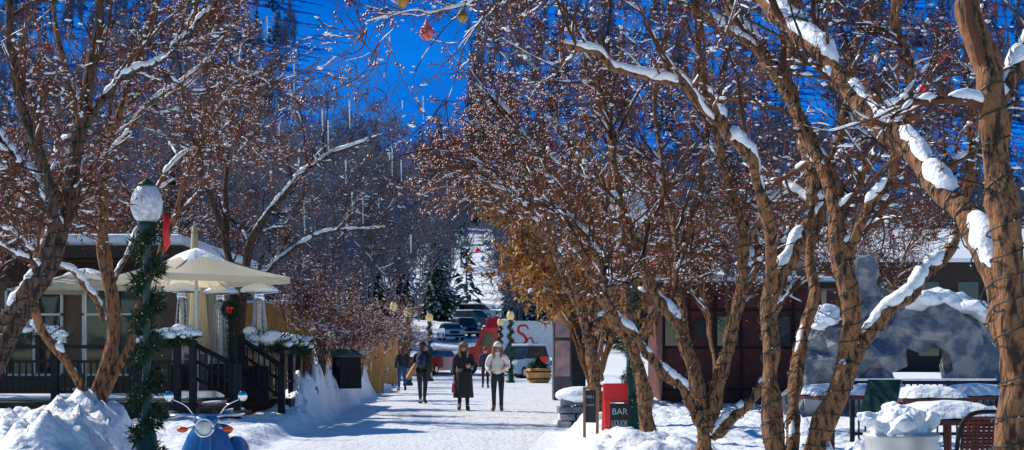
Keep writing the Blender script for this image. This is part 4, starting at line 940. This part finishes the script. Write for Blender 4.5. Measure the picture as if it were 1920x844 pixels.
# ---------------- ornaments & icicle lights ----------------
def orn(px,py,D,r,mat,label,tear=True):
    p=P(px,py,D); th=thing('hanging_ornament',label,'ornament',tuple(p),'hanging tree ornaments')
    a=Acc(); 
    if tear: a.lathe((0,0,0),[(.02*r,-1.15*r),(.45*r,-1.05*r),(.85*r,-.7*r),(1.0*r,-.2*r),(.85*r,.35*r),(.5*r,.9*r),(.25*r,1.35*r),(.12*r,1.7*r)],24)
    else: a.ell((0,0,0),(r,r,r*1.25),20)
    part(th,'bauble',a,mat,True)
    a=Acc(); a.cyl((0,0,r*1.2),(0,0,r*2.6),r*.06,r*.06,6); a.cyl((0,0,r*1.3),(0,0,r*1.8),r*.18,r*.14,8); part(th,'hook',a,'gold')
orn(800,60,9.05,.045,'pinko','pink glittered teardrop ornament hanging from a twig')
orn(867,30,9.2,.033,'gold','gold oval ornament hanging from a twig',False)
orn(755,0,9.05,.038,'gold','pale gold round ornament hanging from a twig',False)
for i,(px,py,D) in enumerate([(860,268,19),(895,470,30),(1004,352,20),(925,455,30),(905,485,30),(880,478,32),(1730,165,10),(915,492,30)]):
    orn(px,py,D,.04 if D>15 else .022,['red','red','red','gold','bluepaint','gold','red','pinko'][i],'small coloured bauble hanging among the branches',False)
gI='icicle light tubes hanging in the trees'
for (px,y0,y1,D) in [(551,112,232,34),(655,188,240,60),(604,205,245,60),(615,225,285,60),(648,300,345,70),(560,295,345,60),(735,272,330,90),(752,300,340,90),(793,180,225,100),(680,370,420,90),(770,440,475,90),(838,330,375,80),(500,30,70,34),(460,0,50,34),(523,230,290,40),(570,380,440,50),(730,285,300,90),(545,165,230,36),(660,360,400,70),(710,370,400,95)]:
    p=P(px,y0,D); L=(y1-y0)/F*D; th=thing('icicle_light','white icicle light tube hanging from a branch','icicle light',tuple(p),gI)
    a=Acc(); a.cyl((0,0,0),(0.02,0,-L),.0009*D*.8,.0005*D*.7,6); part(th,'tube',a,'bulb')
    a=Acc(); a.cyl((0,0,0),(0,0,L*.8),.0001*D,.0001*D,4); part(th,'cord',a,'wire')

# ---------------- camera, light ----------------
cam=bpy.data.cameras.new('camera'); co=bpy.data.objects.new('camera',cam); col.objects.link(co)
co.location=(0,0,CH); co.rotation_euler=(math.pi/2,0,0); cam.sensor_width=36; cam.lens=F/1920*36
cam.shift_y=(HY-422)/1920; cam.clip_end=3000; cam.clip_start=.1
bpy.context.scene.camera=co
v=Vector((-.66,.36,.66)).normalized(); el=math.asin(v.z); az=math.atan2(v.x,v.y)
sl=bpy.data.lights.new('sun','SUN'); sl.energy=5; sl.angle=math.radians(.5); sl.color=(1,.95,.86)
so=bpy.data.objects.new('sun',sl); so.rotation_euler=v.to_track_quat('Z','Y').to_euler(); col.objects.link(so)
w=bpy.data.worlds.new('World'); bpy.context.scene.world=w; w.use_nodes=True; N=w.node_tree.nodes; L=w.node_tree.links
sk=N.new('ShaderNodeTexSky'); sk.sky_type='NISHITA'; sk.sun_disc=False; sk.sun_elevation=el; sk.sun_rotation=az; sk.altitude=2400; sk.air_density=1.0; sk.dust_density=.1; sk.ozone_density=2
hs=N.new('ShaderNodeHueSaturation'); hs.inputs['Saturation'].default_value=1.85
L.new(sk.outputs[0],hs.inputs['Color']); L.new(hs.outputs[0],N['Background'].inputs['Color']); N['Background'].inputs['Strength'].default_value=.12
sc_=bpy.context.scene; sc_.view_settings.view_transform='Standard'; sc_.view_settings.look='None'; sc_.view_settings.exposure=0
print('done', len(bpy.data.objects))
